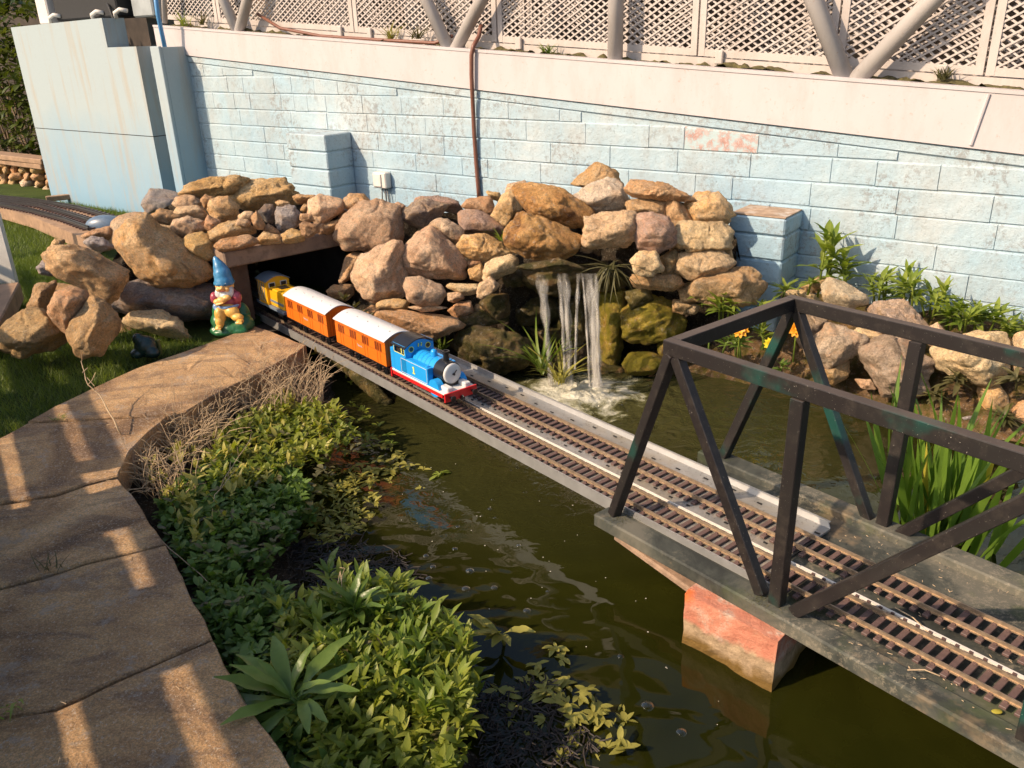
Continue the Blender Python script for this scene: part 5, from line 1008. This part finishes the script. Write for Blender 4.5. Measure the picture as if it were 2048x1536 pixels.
def in_poly(px, poly):
    x, y = px; c = False; j = len(poly)-1
    for i in range(len(poly)):
        xi, yi = poly[i]; xj, yj = poly[j]
        if (yi > y) != (yj > y) and x < (xj-xi)*(y-yi)/(yj-yi)+xi: c = not c
        j = i
    return c
def scatter(poly, n, z, rg=RNG, zn=.02, sp=0.):
    xs = [p[0] for p in poly]; ys = [p[1] for p in poly]; P = [onz(x, y, z) for x, y in poly]; lo = np.min(P, 0); hi = np.max(P, 0); out = []
    pl = [(p[0], p[1]) for p in P]; tries = 0
    while len(out) < n and tries < n*30:
        tries += 1; q = A([rg.uniform(lo[0], hi[0]), rg.uniform(lo[1], hi[1]), z])
        if in_poly((q[0], q[1]), pl): q[2] += rg.uniform(-zn, zn); out.append(q)
    return A(out)
# hedge at far left
HC = []
for _ in range(520):
    x = RNG.uniform(-60, 96); y = RNG.uniform(-20, 322)
    if x > 30+ (y-30)*.24+6 and y > 30: continue
    HC.append(at(x, y, RNG.uniform(-.75, -.3)))
hd = thing('laurel_hedge', 'leafy laurel hedge with large green leaves at the far left edge', 'hedge', at(20, 330, -.4))
stuff(rosettes(A(HC), 6, .07, .12, .42, 'oval', 'laurel', 'foliage', None, None, tilt=(-.4, 1.0), parent=hd, n=3))
mb = MB()
for k in range(24): p = at(RNG.uniform(-30, 70), 320, -.5); q = p+A([RNG.uniform(-.3, .3), RNG.uniform(-.1, .1), RNG.uniform(.7, 1.8)]); mb.tube([p, (p+q)/2+RNG.normal(0, .05, 3), q], [.012, .008, .004], 5)
mb.build('stem', M['straw2'], hd)
tag(MB().prism([wp(-12, -1.4, .1), wp(-6.3, -1.4, .1), wp(-6.3, -1.4, 2.6), wp(-12, -1.4, 2.6)], -nW*.1).build('dark_backdrop', M['darkbrown']), 'dark backdrop sheet added behind the hedge', 'backdrop')  # plain dark sheet added to keep the view behind the hedge dark

# unseen caster fence, its boards laid out to throw the light strips on the path
gF = A([.545, -.839, 0]); mF = A([.839, .545, 0]); tanE = -SUND.z/math.hypot(SUND.x, SUND.y); dm = float(A([SUND.x, SUND.y, 0])@mF)/math.hypot(SUND.x, SUND.y); dt = float(A([SUND.x, SUND.y, 0])@gF)/math.hypot(SUND.x, SUND.y); MFn = -.47
fz = lambda m, zr=.2: zr+(m-MFn)/dm*tanE
FP = lambda t, z: mF*MFn+gF*t+A([0, 0, z])
fe = thing('caster_fence', 'unseen slatted fence shaped to cast the light strips on the path', 'fence', FP(-2, .15))
def fpl(t0, t1, m0, m1, nm='slat'):
    z0, z1 = fz(m0), fz(m1); sh_ = -((m0+m1)/2-MFn)/dm*dt; MB().box(FP((t0+t1)/2+sh_, (z0+z1)/2), (t1-t0, .012, z1-z0), (gF, mF, Z3)).build(nm, M['whitewood'], fe)
fpl(-5.3, .2, -.47, -.082)
fpl(-2.3, -1.45, -.083, -.03); fpl(-5.3, .2, -.032, .097)
fpl(-2.49, -2.40, .08, .21, 'post'); fpl(-5.3, -2.40, .150, .215); fpl(-2.245, -2.01, .09, .46, 'board'); fpl(-2.245, -1.42, .160, .50); fpl(-1.44, .2, .160, .34); fpl(-1.74, -1.43, .09, .2, 'board'); fpl(-2.01, -1.74, .09, .112)
fpl(-3.3, -3.0, -.09, .2, 'post')
# visible end board and sill at the left picture edge
we_ = thing('white_post', 'white painted board and brown sill at the left picture edge', 'post', onz(20, 590, .2))
b0 = onz(36, 563, .19); MB().box(b0+A([-.06, .0, .36]), (.115, .03, .74), None, .004).build('board', M['whitewood'], we_)
MB().bar(onz(16, 585, .24), onz(-40, 690, .24), .12, .09, bev=.006).build('sill', M['wood'], we_)
MB().box(onz(-4, 500, .19)+A([-.05, -.2, .25]), (.10, .04, .5), None, .005).build('upright', M['whitewood'], we_)

# ================================================================== PLANTS
# lawn grass blades
gp_ = scatter([(-20, 560), (120, 480), (240, 640), (420, 690), (300, 725), (60, 845), (-20, 900)], 16000, LZ-.02, zn=0)
gp2 = scatter([(-20, 420), (0, 430), (150, 480), (220, 520), (110, 600), (-20, 640)], 9000, LZ-.02, zn=0); gp3 = scatter([(110, 402), (190, 390), (290, 405), (300, 430), (235, 440)], 5000, LZ-.02, zn=0)
GP = np.vstack([gp_, gp2, gp3]); N = len(GP); az = RNG.uniform(0, 2*np.pi, N); d = np.stack([np.cos(az)*.5, np.sin(az)*.5, np.ones(N)], 1)
V, F = leaves(GP, d, RNG.normal(0, 1, (N, 3)), RNG.uniform(.018, .045, N), RNG.uniform(.003, .006, N), RNG.uniform(0, .6, N), 'blade', 1); stuff(fast_mesh('grass', V, F, M['blade']), 'short green lawn grass around the left rocks', 'grass')
# watercress masses
def cress(poly, n, z, zn, nl, l0, l1, wr, mat, label, kind='oval', stem=.03, tilt=(.1, 1.3)):
    C = scatter(poly, n, z, zn=zn); C[:, 2] += .02*fbm(C*9, 3); o = rosettes(C, nl, l0, l1, wr, kind, mat, 'watercress', None, None, stem=stem, tilt=tilt); stuff(o, label, 'watercress')
    mb = []
    return o
cress([(420, 905), (480, 860), (560, 800), (690, 835), (720, 880), (640, 925), (560, 960), (430, 985)], 430, .105, .02, 7, .018, .034, .45, 'cress', 'yellow green watercress clump below the far slab')
cress([(320, 1000), (430, 945), (590, 950), (640, 1010), (560, 1110), (500, 1170), (400, 1190), (330, 1075)], 620, .085, .02, 8, .016, .030, .62, 'cress3', 'dense dark green watercress in the path shade')
cress([(390, 1190), (560, 1180), (600, 1230), (560, 1330), (480, 1380)], 190, .09, .02, 8, .018, .034, .5, 'cress3', 'shaded watercress strip beside the lower path edge')
cress([(560, 1240), (700, 1170), (860, 1220), (940, 1310), (960, 1420), (900, 1560), (620, 1600), (560, 1450)], 640, .10, .025, 8, .022, .042, .36, 'cress', 'sunlit watercress mass at the bottom of the picture', 'lance', .04, (.35, 1.4))
cress([(440, 1400), (620, 1330), (700, 1600), (520, 1620)], 150, .09, .02, 7, .02, .038, .42, 'cress3', 'watercress under the big broad leaves', 'lance', .03)
cress([(600, 980), (680, 930), (760, 960), (740, 1050), (660, 1090), (600, 1060)], 105, .02, .012, 6, .016, .03, .4, 'cress2', 'straggling yellowish watercress at the water edge', 'lance', .01, (.0, .9))
cress([(650, 915), (740, 880), (850, 930), (860, 975), (760, 985), (680, 960)], 38, .006, .003, 6, .018, .032, .42, 'cress2', 'flat yellow sprigs floating past the clump', 'oval', .002, (.0, .35))
cress([(980, 1390), (1110, 1290), (1270, 1440), (1290, 1520), (1150, 1530), (1020, 1470)], 55, .006, .004, 6, .02, .032, .42, 'cress2', 'yellow green sprigs floating at the bottom centre', 'oval', .003, (.05, .5))
cress([(690, 745), (770, 855), (830, 900), (740, 900), (700, 850)], 16, .02, .015, 6, .018, .03, .42, 'cress', 'few green sprigs beside the dark water', 'oval', .01, (.1, .8))
cress([(600, 1250), (700, 1180), (860, 1225), (935, 1310), (950, 1400), (880, 1460), (700, 1400)], 150, .125, .02, 6, .026, .05, .3, 'fresh', 'taller bright shoots standing above the sunlit watercress', 'lance', .03, (.7, 1.5))
cress([(330, 905), (460, 850), (560, 790), (690, 835), (640, 925), (560, 960), (400, 1100), (290, 960)], 130, .12, .015, 5, .02, .045, .35, 'cress2', 'taller yellowing shoots scattered through the watercress', 'lance', .02, (.5, 1.4))
cress([(330, 905), (560, 790), (720, 880), (640, 1010), (560, 1110), (400, 1190), (600, 1230), (900, 1300), (900, 1560), (620, 1600), (480, 1380), (330, 1075)], 170, .115, .02, 3, .016, .03, .45, 'deadleaf', 'scattered brown dead leaves in the watercress', 'oval', .02, (.0, .8))
# dark mat of rotting stems
mb = MB(); C = scatter([(560, 1090), (700, 1080), (800, 1110), (840, 1170), (760, 1200), (600, 1190)], 420, .008, zn=.006)
for c in C: a = RNG.uniform(0, 2*np.pi); l = RNG.uniform(.02, .05); dd = A([math.cos(a), math.sin(a), RNG.uniform(-.1, .3)]); mb.tube([c, c+dd*l*.5+RNG.normal(0, .003, 3), c+dd*l], .0016, 4, False)
C = scatter([(930, 1380), (1080, 1360), (1200, 1480), (1160, 1560), (960, 1560)], 420, .006, zn=.006)
for c in C: a = RNG.uniform(0, 2*np.pi); l = RNG.uniform(.015, .04); dd = A([math.cos(a), math.sin(a), RNG.uniform(-.1, .3)]); mb.tube([c, c+dd*l*.5+RNG.normal(0, .003, 3), c+dd*l], .0016, 4, False)
stuff(mb.build('rotting_stems', m_plain('wet_dark_stem', (.03, .022, .018), .7, 0, .4)), 'dark mat of wet rotting stems at the water surface', 'plant debris')
# dry grass
def drygrass(poly, n, z, l0, l1, label, lean=.7, r=.0011, mat='straw'):
    mb = MB(); C = scatter(poly, n, z, zn=.01)
    for c in C:
        a = RNG.uniform(0, 2*np.pi); l = RNG.uniform(l0, l1); h = A([math.cos(a), math.sin(a), 0])*RNG.uniform(.1, lean); p = [c]; dd = h*.5+A([0, 0, 1.])
        for k in range(4): p.append(p[-1]+dd/np.linalg.norm(dd)*l/4); dd = dd+h*.45+RNG.normal(0, .12, 3)-A([0, 0, .18])
        mb.tube(p, [r*1.2, r*1.1, r, r*.8, r*.5], 4, False)
    stuff(mb.build('dry_grass', M[mat], None), label, 'dry grass')
drygrass([(470, 790), (550, 755), (600, 745), (650, 790), (640, 840), (540, 850), (440, 840)], 420, .08, .09, .22, 'dry straw coloured grass tuft by the far slab edge')
drygrass([(290, 850), (340, 830), (470, 800), (440, 900), (330, 950), (250, 930), (290, 1000), (400, 1000)], 620, .10, .06, .18, 'tangled dry stems spilling over the path edge', 1.3)
drygrass([(470, 790), (600, 750), (650, 790), (620, 850), (300, 940), (280, 880)], 260, .05, .05, .13, 'darker dead grass under the dry tufts', 1.5, .0013, 'straw2')
drygrass([(1190, 520), (1240, 500), (1250, 560), (1200, 560)], 1, 0, .01, .02, 'x') if False else None
# grassy tufts: individual plants
def tuft(p, n, l0, l1, label, mat='fresh', lean=.6, wd2=.006, cat='grass tuft', name='grass_tuft', down=False):
    C = np.tile(p, (n, 1))+RNG.normal(0, .012, (n, 3))*A([1, 1, 0]); az = RNG.uniform(0, 2*np.pi, n); d = np.stack([np.cos(az)*lean, np.sin(az)*lean, np.full(n, 1.) if not down else RNG.uniform(-1, .6, n)], 1)*RNG.uniform(.5, 1.2, (n, 1))
    V, F = leaves(C, d, RNG.normal(0, .2, (n, 3))+A([0, 0, 1]), RNG.uniform(l0, l1, n), RNG.uniform(.6, 1.2, n)*wd2, RNG.uniform(.2, .9, n), 'blade', 5); return tag(fast_mesh(name, V, F, M[mat]), label, cat)
tuft(onz(100, 1140, .2), 18, .03, .07, 'small brownish grass tuft in the joint between the middle slabs', 'deadleaf', .5, .003); tuft(onz(10, 1425, .2), 12, .03, .06, 'small green weed in the lowest slab joint at the left edge', 'fresh', .7, .006); tuft(onz(118, 838, .2), 16, .01, .03, 'tiny green tuft in the top slab joint', 'fresh', .9, .003)
tuft(at(1222, 535, .80), 40, .08, .17, 'straggly tuft of grass on the right lip of the waterfall', 'deadleaf', .8, down=True)
tuft(at(885, 700, .95), 26, .06, .12, 'small green grass tuft behind the blue engine')
tuft(at(1005, 480, .68), 16, .05, .1, 'tiny grass tuft in the rocks below the grey stone')
tuft(at(1085, 745, .9), 34, .14, .30, 'long arching grass leaves at the left foot of the waterfall', 'fresh', .5, .010)
tuft(at(1120, 765, .93), 26, .10, .22, 'yellowing grass leaves growing behind the falling water', 'cress2', .6, .009)
for (x, y, l, m_) in ((370, 52, 'feathery weed at the left end of the girder', 'fresh'), (405, 50, 'second feathery weed on the left girder top', 'deadleaf'), (835, 78, 'bushy weed growing against the mesh', 'deadleaf'), (1095, 108, 'leafy green weed on the girder by the mossy strip', 'fresh'), (1885, 160, 'dry brown weed clump on the right girder top', 'deadleaf'), (780, 78, 'low yellowish weed beside the brown hose', 'cress2')):
    tuft(at(x, y, -.06), 34, .04, .13 if x < 900 else .07, l, m_, .5, .006, 'weed', 'weed')
# red leaved small plant at tunnel mouth
o = rosettes(A([at(x, y, 1.22) for x, y in ((690, 600), (705, 618), (720, 630), (700, 640), (735, 640))]), 14, .02, .05, .35, 'lance', 'deadleaf', 'small_plant', None, None); tag(o, 'reddish small leaved plant between the tunnel and the rocks', 'plant')
# leafy bed plants: each leaf an object
LEAFM = {}
def leaf_mesh(key, kind, mat, n=6, wr=.28, droop=.35, fold=.3):
    if key not in LEAFM:
        V, F = leaves(A([[0., 0, 0]]), A([[1., 0, 0]]), A([[0., 0, 1]]), A([1.]), A([wr]), A([droop]), kind, n, fold); V[:, 2] += .035*np.sin(V[:, 0]*13+V[:, 1]*25)*np.abs(V[:, 1])/wr*2; V[:, 1] += .03*np.sin(V[:, 0]*4); me = bpy.data.meshes.new(key); me.from_pydata(V.tolist(), [], F.tolist()); me.update(); me.polygons.foreach_set('use_smooth', [True]*len(me.polygons)); me.materials.append(M[mat]); LEAFM[key] = me
    return LEAFM[key]
def plant(p, nl, ln, label, key='lanceleaf', kind='lance', mat='fresh', wr=.24, stems=1, h=.0, tilt=(.2, 1.3), name='leafy_plant', cat='plant', spread=.03, droop=.4, group=None):
    t = thing(name, label, cat, p, 0, group); me = leaf_mesh(key+mat, kind, mat, 9, wr, droop, .42)
    mb = MB(); heads = []
    for s in range(stems):
        b = A([random.uniform(-spread, spread), random.uniform(-spread, spread), 0]) if stems > 1 else A([0, 0, 0.]); hh = h*random.uniform(.6, 1.1); q = b*1.6+A([random.uniform(-.02, .02), random.uniform(-.02, .02), hh]); heads.append((b, q)); mb.tube([b+A([0, 0, -.03]), (b+q)/2, q], .004, 6)
    L(mb, 'stem', mat, t) if False else mb.build('stem', M[mat], t, True, local=True)
    for i in range(nl):
        b, q = heads[i % stems]; f = random.random()**.6; c = b*(1-f)+q*f; el = tilt[0]+(tilt[1]-tilt[0])*f*random.uniform(.6, 1.1)
        o = bpy.data.objects.new('leaf', me); COL.objects.link(o); o.parent = t; o.location = Vector(c.tolist()); l = ln*random.uniform(.65, 1.15)*(1.1-.35*f); o.scale = (l, l, l)
        o.rotation_euler = (random.uniform(-.3, .3), -el, random.uniform(0, 2*math.pi))
    return t
plant(at(1640, 580, .14), 46, .12, 'tallest green plant rising beside the squat pier', stems=3, h=.20); plant(at(1700, 570, .12), 30, .11, 'green plant against the wall right of the tallest plant', stems=2, h=.12)
plant(at(1565, 590, .30), 15, .07, 'small green rosette in front of the squat pier', h=.03); plant(at(1617, 575, .25), 12, .06, 'tiny green shoot on top of the tan rocks', h=.03)
plant(at(1440, 625, .50), 44, .085, 'leafy plant left of the truss corner above the orange flower', stems=3, h=.08); plant(at(1430, 690, .5), 26, .07, 'drooping leafy plant at the water edge behind the truss end', mat='sage', stems=2, h=.03)
plant(at(1790, 600, .14), 40, .09, 'dense green plant group left of the wall bend', stems=3, h=.08, spread=.05); plant(at(1840, 605, .14), 34, .09, 'dense green plant right beside its twin by the wall', stems=3, h=.08, spread=.05)
plant(at(1900, 640, .16), 30, .085, 'bright plant above the pinkish rocks at right', stems=2, h=.06); plant(at(1965, 655, .16), 36, .09, 'wide green plant near the right edge by the wall', stems=2, h=.06); plant(at(2030, 680, .16), 36, .09, 'green plant cut off by the right edge under the wall', stems=2, h=.06)
plant(at(1870, 800, .40), 30, .07, 'dull olive rosette left of the orange stone', mat='deadleaf', h=.02, tilt=(-.1, 1.0)); plant(at(1915, 770, .40), 34, .075, 'larger dull olive rosette above the orange stone', mat='deadleaf', h=.03, tilt=(-.1, 1.0)); plant(at(2000, 840, .42), 30, .07, 'dull olive rosette on the low orange rock at right', mat='deadleaf', h=.02, tilt=(-.1, 1.0)); plant(at(2035, 765, .38), 26, .07, 'dull olive rosette at the right edge below the tall rock', mat='deadleaf', h=.02, tilt=(-.1, 1.0))
plant(at(1855, 705, .30), 14, .05, 'small dull sprig on the side of the broad brown rock', mat='deadleaf', h=.02)
plant(at(1545, 690, .45), 26, .07, 'leafy yellow flowered plant inside the truss corner', stems=2, h=.06); plant(at(1560, 740, .48), 16, .06, 'low leafy plant by the water inside the truss', mat='sage', h=.02)
plant(at(1480, 700, .50), 22, .075, 'leafy stem carrying the left orange flower', mat='sage', stems=2, h=.05)
plant(at(1760, 590, .13), 30, .085, 'green plant at the left end of the row along the wall', stems=3, h=.06, spread=.04); plant(at(1875, 620, .15), 30, .085, 'green plant filling the gap in the middle of the wall row', stems=3, h=.06, spread=.04)
plant(at(1935, 650, .17), 28, .085, 'green plant between the bright plant and the wide plant', stems=2, h=.05, spread=.04); plant(at(2000, 665, .16), 30, .085, 'green plant just left of the one cut by the right edge', stems=3, h=.06, spread=.04)
plant(at(1515, 640, .46), 24, .075, 'leafy plant hugging the inside of the truss corner', stems=2, h=.05); plant(at(1410, 600, .48), 24, .07, 'leafy plant on the rocks left of the truss corner', stems=2, h=.05)
# flowers
def flower(p, r, label, mat):
    t = thing('flower', label, 'flower', p); v = CAM-p; v /= np.linalg.norm(v); a = np.cross(v, Z3); a /= np.linalg.norm(a); b = np.cross(a, v)
    for ring_, nn, rr in ((0, 11, 1.), (1, 8, .65)):
        for k in range(nn):
            g = 2*math.pi*(k+ring_*.5)/nn; d = (a*math.cos(g)+b*math.sin(g)+v*(.25+.4*ring_)); V, F = leaves(p[None]+v*.003*ring_, d[None], v[None], A([r*rr]), A([r*.55]), A([.1]), 'oval', 3, .2); mesh_obj('petal', V, F.tolist(), M[mat], t, True)
    MB().ell(p+v*.006, (r*.22, r*.22, r*.22), 10, 6).build('flower_centre', M['petal'], t, True)
    MB().tube([p, p-Z3*.05+v*-.01, p-Z3*.13], .003, 6).build('stem', M['fresh'], t, True)
flower(at(1480, 657, .60), .036, 'orange marigold flower left of the truss end post', 'petal'); flower(at(1593, 658, .52), .032, 'orange marigold flower inside the truss behind the diagonal', 'petal'); flower(at(1541, 688, .54), .026, 'small bright yellow flower between the truss posts', 'petaly')
# iris clump behind the truss
ic = thing('iris_clump', 'tall clump of sword shaped iris leaves rising from the pond behind the truss', 'iris', (1.16, 1.93, 0))
cen = A([1.16, 1.93, -.02])
for i in range(78):
    b = A([random.gauss(0, .055), random.gauss(0, .06), 0]); dx = b*random.uniform(1.5, 3.5)+A([random.gauss(.0, .1), random.gauss(.0, .1), 0]); d = dx+A([0, 0, 1.]); l = random.uniform(.22, .46)
    V, F = leaves((cen+b)[None], d[None], A([[random.gauss(0, 1), random.gauss(0, 1), .3]]), A([l]), A([random.uniform(.016, .027)]), A([random.uniform(-.05, .35)]), 'blade', 7, .12); mesh_obj('leaf', V, F.tolist(), M['irisy'] if i in (3, 17, 40) else M['iris'], ic, True)
# broad leaved plants in the foreground
plant(onz(610, 1420, .13), 24, .155, 'big broad leaved plant overhanging the lower path edge', key='broad', kind='spoon', mat='sage', wr=.21, h=.06, tilt=(.05, 1.2), droop=.45, name='broad_leaved_plant')
plant(onz(700, 1250, .12), 16, .125, 'broad leaved plant with the dry flower stalk', key='broad2', kind='lance', mat='sage', wr=.22, h=.07, tilt=(.2, 1.2), droop=.3, name='broad_leaved_plant')
plant(onz(1010, 1275, .02), 9, .09, 'yellow leaved water plant standing alone in the open water', key='wat', kind='spoon', mat='cress2', wr=.32, h=.02, tilt=(.1, 1.2), name='water_plant'); plant(onz(785, 1190, .03), 9, .075, 'fresh green water plant at the edge of the rotting mat', key='wat', kind='spoon', mat='fresh', wr=.3, h=.02, tilt=(.4, 1.3), name='water_plant')
plant(onz(650, 1160, .03), 8, .075, 'green water plant left of the rotting mat', key='wat', kind='spoon', mat='sage', wr=.3, h=.02, tilt=(.4, 1.3), name='water_plant'); plant(onz(875, 950, .005), 8, .04, 'small green sprig floating in open water', key='wat', kind='spoon', mat='fresh', wr=.34, h=.005, tilt=(.0, .4), name='water_plant')
plant(onz(940, 1440, .02), 8, .055, 'small sprig at the dark water edge below the sunlit cress', key='wat', kind='spoon', mat='cress2', wr=.34, h=.01, tilt=(.1, .7), name='water_plant')
plant(onz(780, 890, .01), 10, .04, 'green floating sprig beside the upper clump', key='wat', kind='spoon', mat='fresh', wr=.34, h=.01, tilt=(.0, .6), name='water_plant')
# single long stems
def stem(pts, label, r=.0018, twigs=3, mat='straw'):
    t = thing('dry_stem', label, 'dry stem', pts[0]); q = []
    for i in range(len(pts)-1):
        for f in np.linspace(0, 1, 5)[:-1]: q.append(pts[i]*(1-f)+pts[i+1]*f+RNG.normal(0, .0012, 3))
    q.append(pts[-1]); MB().tube(q, list(np.linspace(r, r*.45, len(q))), 6).build('stalk', M[mat], t, True)
    for k in range(twigs): c = q[max(-1-k*2, -len(q))]; MB().tube([c, c+RNG.normal(0, .010, 3)+A([0, 0, .012]), c+RNG.normal(0, .014, 3)+A([0, 0, .028])], r*.4, 4, False).build('twig', M[mat], t)
stem([onz(262, 905, .10), onz(240, 870, .20)+A([0, 0, .02]), onz(200, 790, .26), onz(176, 770, .29), onz(162, 722, .34)], 'long bare stem arching over the far slab', .0028, 4, 'straw'); stem([onz(440, 1060, .08), onz(425, 1010, .12), onz(452, 950, .18), onz(500, 880, .22)], 'pale stem standing in the cress near the path corner')
stem([onz(447, 1000, .10), onz(447, 950, .15)], 'short pale stem beside the curved one', .0016, 0); stem([onz(420, 1060, .10), onz(430, 990, .16), onz(480, 930, .22)], 'curving pale stem in the cress', .0016, 1)
stem([onz(320, 1080, .15), onz(400, 1150, .13), onz(460, 1200, .11)], 'fallen straw lying across the path edge and cress', .0016, 0); stem([onz(684, 1290, .1), onz(683, 1200, .16), onz(684, 1150, .2)], 'dry branched flower stalk in the broad leaved plant', .0018, 6)
stem([onz(400, 900, .06), onz(440, 830, .12), onz(520, 740, .2), onz(455, 700, .3)], 'thin dark stem in front of the sunlit slab', .0012, 1, 'straw2')
mb = MB()
for c in scatter([(60, 850), (300, 840), (240, 950), (480, 1400), (560, 1530), (0, 1530), (-20, 1000)], 130, .203, zn=0):
    a = RNG.uniform(0, 2*np.pi); l = RNG.uniform(.004, .018); dd = A([math.cos(a), math.sin(a), .05]); mb.tube([c, c+dd*l*.5+A([0, 0, .001]), c+dd*l], .0007, 4, False)
stuff(mb.build('path_litter', M['straw']), 'tiny dry straws and litter lying on the path slabs', 'litter')
mb = MB()
for k in range(120):
    s_, n_ = RNG.uniform(.45, 1.3), RNG.choice([RNG.uniform(.0, .05), RNG.uniform(.17, .2), RNG.uniform(.30, .42)]); a = RNG.uniform(0, 2*np.pi); l = RNG.uniform(.002, .010); c = br(s_, n_, .1745); mb.tube([c, c+A([math.cos(a), math.sin(a), .1])*l], .0008, 4, False)
stuff(mb.build('deck_litter', M['straw']), 'tiny bits of straw and grit on the truss deck', 'litter')
for (s_, n_, l_) in ((.47, .0, 'moss growing round the near middle truss joint'), (.03, .02, 'moss growing at the foot of the near end post'), (.50, .44, 'moss growing round the far middle truss joint')):
    C = np.tile(br(s_, n_, .170), (240, 1))+RNG.normal(0, 1, (240, 3))*A([.022, .022, .0]); az = RNG.uniform(0, 2*np.pi, 240); d = np.stack([np.cos(az), np.sin(az), RNG.uniform(.2, 1.5, 240)], 1); V, F = leaves(C, d, RNG.normal(0, 1, (240, 3)), RNG.uniform(.003, .009, 240), RNG.uniform(.001, .0025, 240), RNG.uniform(0, .5, 240), 'blade', 1); stuff(fast_mesh('moss_tuft', V, F, M['deadleaf']), l_, 'moss')
# fallen twigs on truss deck
for a, b, lab in (((1790, 1215), (1860, 1268), 'thin straw on the truss deck between the tracks'), ((1815, 1340), (1880, 1352), 'curved straw near the deck edge')):
    p, q = onz(*a, .173), onz(*b, .173); tag(MB().tube([p, (p+q)/2+A([.003, .004, .004]), q], .0014, 5).build('straw', M['straw'], None), lab, 'straw')
tag(MB().ell(onz(1994, 1423, .166), (.010, .006, .002), 12, 6).build('fallen_leaf', M['irisy'], None, True), 'small round yellow leaf on the truss deck', 'leaf')

# ================================================================== WATERFALL, FOAM, BUBBLES
wf = thing('waterfall', 'thin streams of water falling from the rock lip into the pond', 'waterfall', at(1140, 760, .9))
for (xt, wt, xb, wb, yb) in ((1080, 26, 1102, 11, 772), (1118, 12, 1131, 7, 768), (1129, 20, 1140, 14, 772), (1158, 10, 1150, 6, 740), (1178, 30, 1193, 26, 775), (1192, 10, 1198, 10, 772), (1164, 5, 1180, 5, 774)):
    for lay in range(2):
        V = []; F = []; n = 26; m = 8; oo = .90+lay*.006
        for i in range(n+1):
            f = i/n; y = 547+(yb-547)*(f**1.0); xc = xt+(xb-xt)*(f**.7); w = wt+(wb-wt)*min(1, f*1.6)
            of = oo-.05+.05*min(1, f*3)**.6
            for j in range(m+1):
                g = j/m*2-1; p = at(xc+g*w/2*(1+.25*math.sin(i*.9+xt))+1.2*math.sin(i*.55+j*2+lay*2+xt), y-(1-abs(g))*0, of+.010*(1-g*g)+.003*math.sin(j*2.6+lay)); V.append(p)
        F = [(i*(m+1)+j, i*(m+1)+j+1, (i+1)*(m+1)+j+1, (i+1)*(m+1)+j) for i in range(n) for j in range(m)]
        so_ = fast_mesh('stream', V, F, M['fall'], wf); fa = so_.data.attributes.new('fade', 'FLOAT', 'POINT'); fa.data.foreach_set('value', np.array([max(0, 1-abs(j/m*2-1)**1.6)*min(1, .12+i/n*2.0) for i in range(n+1) for j in range(m+1)], np.float32))
mb = MB()
for k in range(260):
    a = RNG.uniform(0, 2*np.pi); r_ = abs(RNG.normal(0, .11)); c = A([.27+random.choice([-.12, .0, .03, .12])+r_*math.cos(a), 2.96+r_*math.sin(a)*.7, abs(RNG.normal(0, .035))*math.exp(-r_*4)]); q_ = RNG.uniform(.0012, .0035); mb.ell(c, (q_, q_, q_*1.3), 6, 4)
mb.build('splash_drops', M['bubble'], wf, True)['kind'] = 'stuff'
V = []; F = []; n = 60; m = 90
for i in range(n+1):
    for j in range(m+1):
        r = .42*i/n; a = 2*math.pi*j/m; V.append([.27+r*math.cos(a)*1.15, 2.96+r*math.sin(a), .003])
V = A(V); rr = np.hypot(V[:, 0]-.27, V[:, 1]-2.96); V[:, 2] += np.clip(.03*(fbm(V*A([18, 18, 0]), 4)*.6+.5)*np.clip(1-rr/.22, 0, 1), 0, .05)
F = [(i*(m+1)+j, i*(m+1)+j+1, (i+1)*(m+1)+j+1, (i+1)*(m+1)+j) for i in range(n) for j in range(m)]
stuff(fast_mesh('foam', V, F, M['foam']), 'white and yellow foam where the waterfall hits the pond', 'foam')
bb = [(852, 1112, 8), (910, 1098, 7), (866, 1134, 8), (940, 1142, 11), (858, 1157, 9), (932, 1178, 11), (989, 1176, 9), (1038, 1091, 7), (865, 1208, 9), (1054, 1222, 10), (916, 1054, 6), (1241, 1313, 8), (1295, 1412, 15), (1363, 1465, 12), (980, 1018, 6), (990, 1036, 5), (1035, 935, 5), (985, 999, 4), (1050, 985, 6), (1095, 1183, 5)]
b0_ = None
for x, y, r in bb:
    p = onz(x, y, 0); rr = r/FPX*np.linalg.norm(p-CAM)*.85
    if b0_ is None:
        mb = MB(); nn = 16
        V = [(math.cos(2*math.pi*k/nn)*math.cos(e), math.sin(2*math.pi*k/nn)*math.cos(e), math.sin(e)) for e in np.linspace(0, 1.5, 6) for k in range(nn)]; F = [(i*nn+k, i*nn+(k+1) % nn, (i+1)*nn+(k+1) % nn, (i+1)*nn+k) for i in range(5) for k in range(nn)]
        b0_ = mesh_obj('bubble', A(V), F, M['bubble'], None, True, origin=A([0, 0, 0.])); o = b0_
    else: o = dup_mesh(b0_, p)
    o.location = Vector(p.tolist()); o.scale = (rr, rr, rr*.5); tag(o, 'clear round air bubble floating on the green pond water', 'bubble', 'air bubbles on the pond')
bl_ = [o for o in bpy.data.objects if o.name.startswith('bubble')]
for o, l in ((bl_[12], 'largest clear bubble floating below the reflection of the pier'), (bl_[13], 'dark bubble lowest in the picture beside floating sprigs'), (bl_[11], 'lone small bubble just left of the painted pier foot'), (bl_[9], 'bubble beside the lone yellow leaved water plant')): o['label'] = l
# floating specks
C = scatter([(760, 880), (1180, 1010), (1330, 1200), (1500, 1500), (1000, 1240), (800, 1050)], 35, .002, zn=0); mb = MB()
for c in C: r = RNG.uniform(.0006, .0018); mb.box(c, (r*2, r*1.3, .001))
stuff(mb.build('floating_specks', M['strip']), 'pale specks floating on the dark pond water', 'debris')
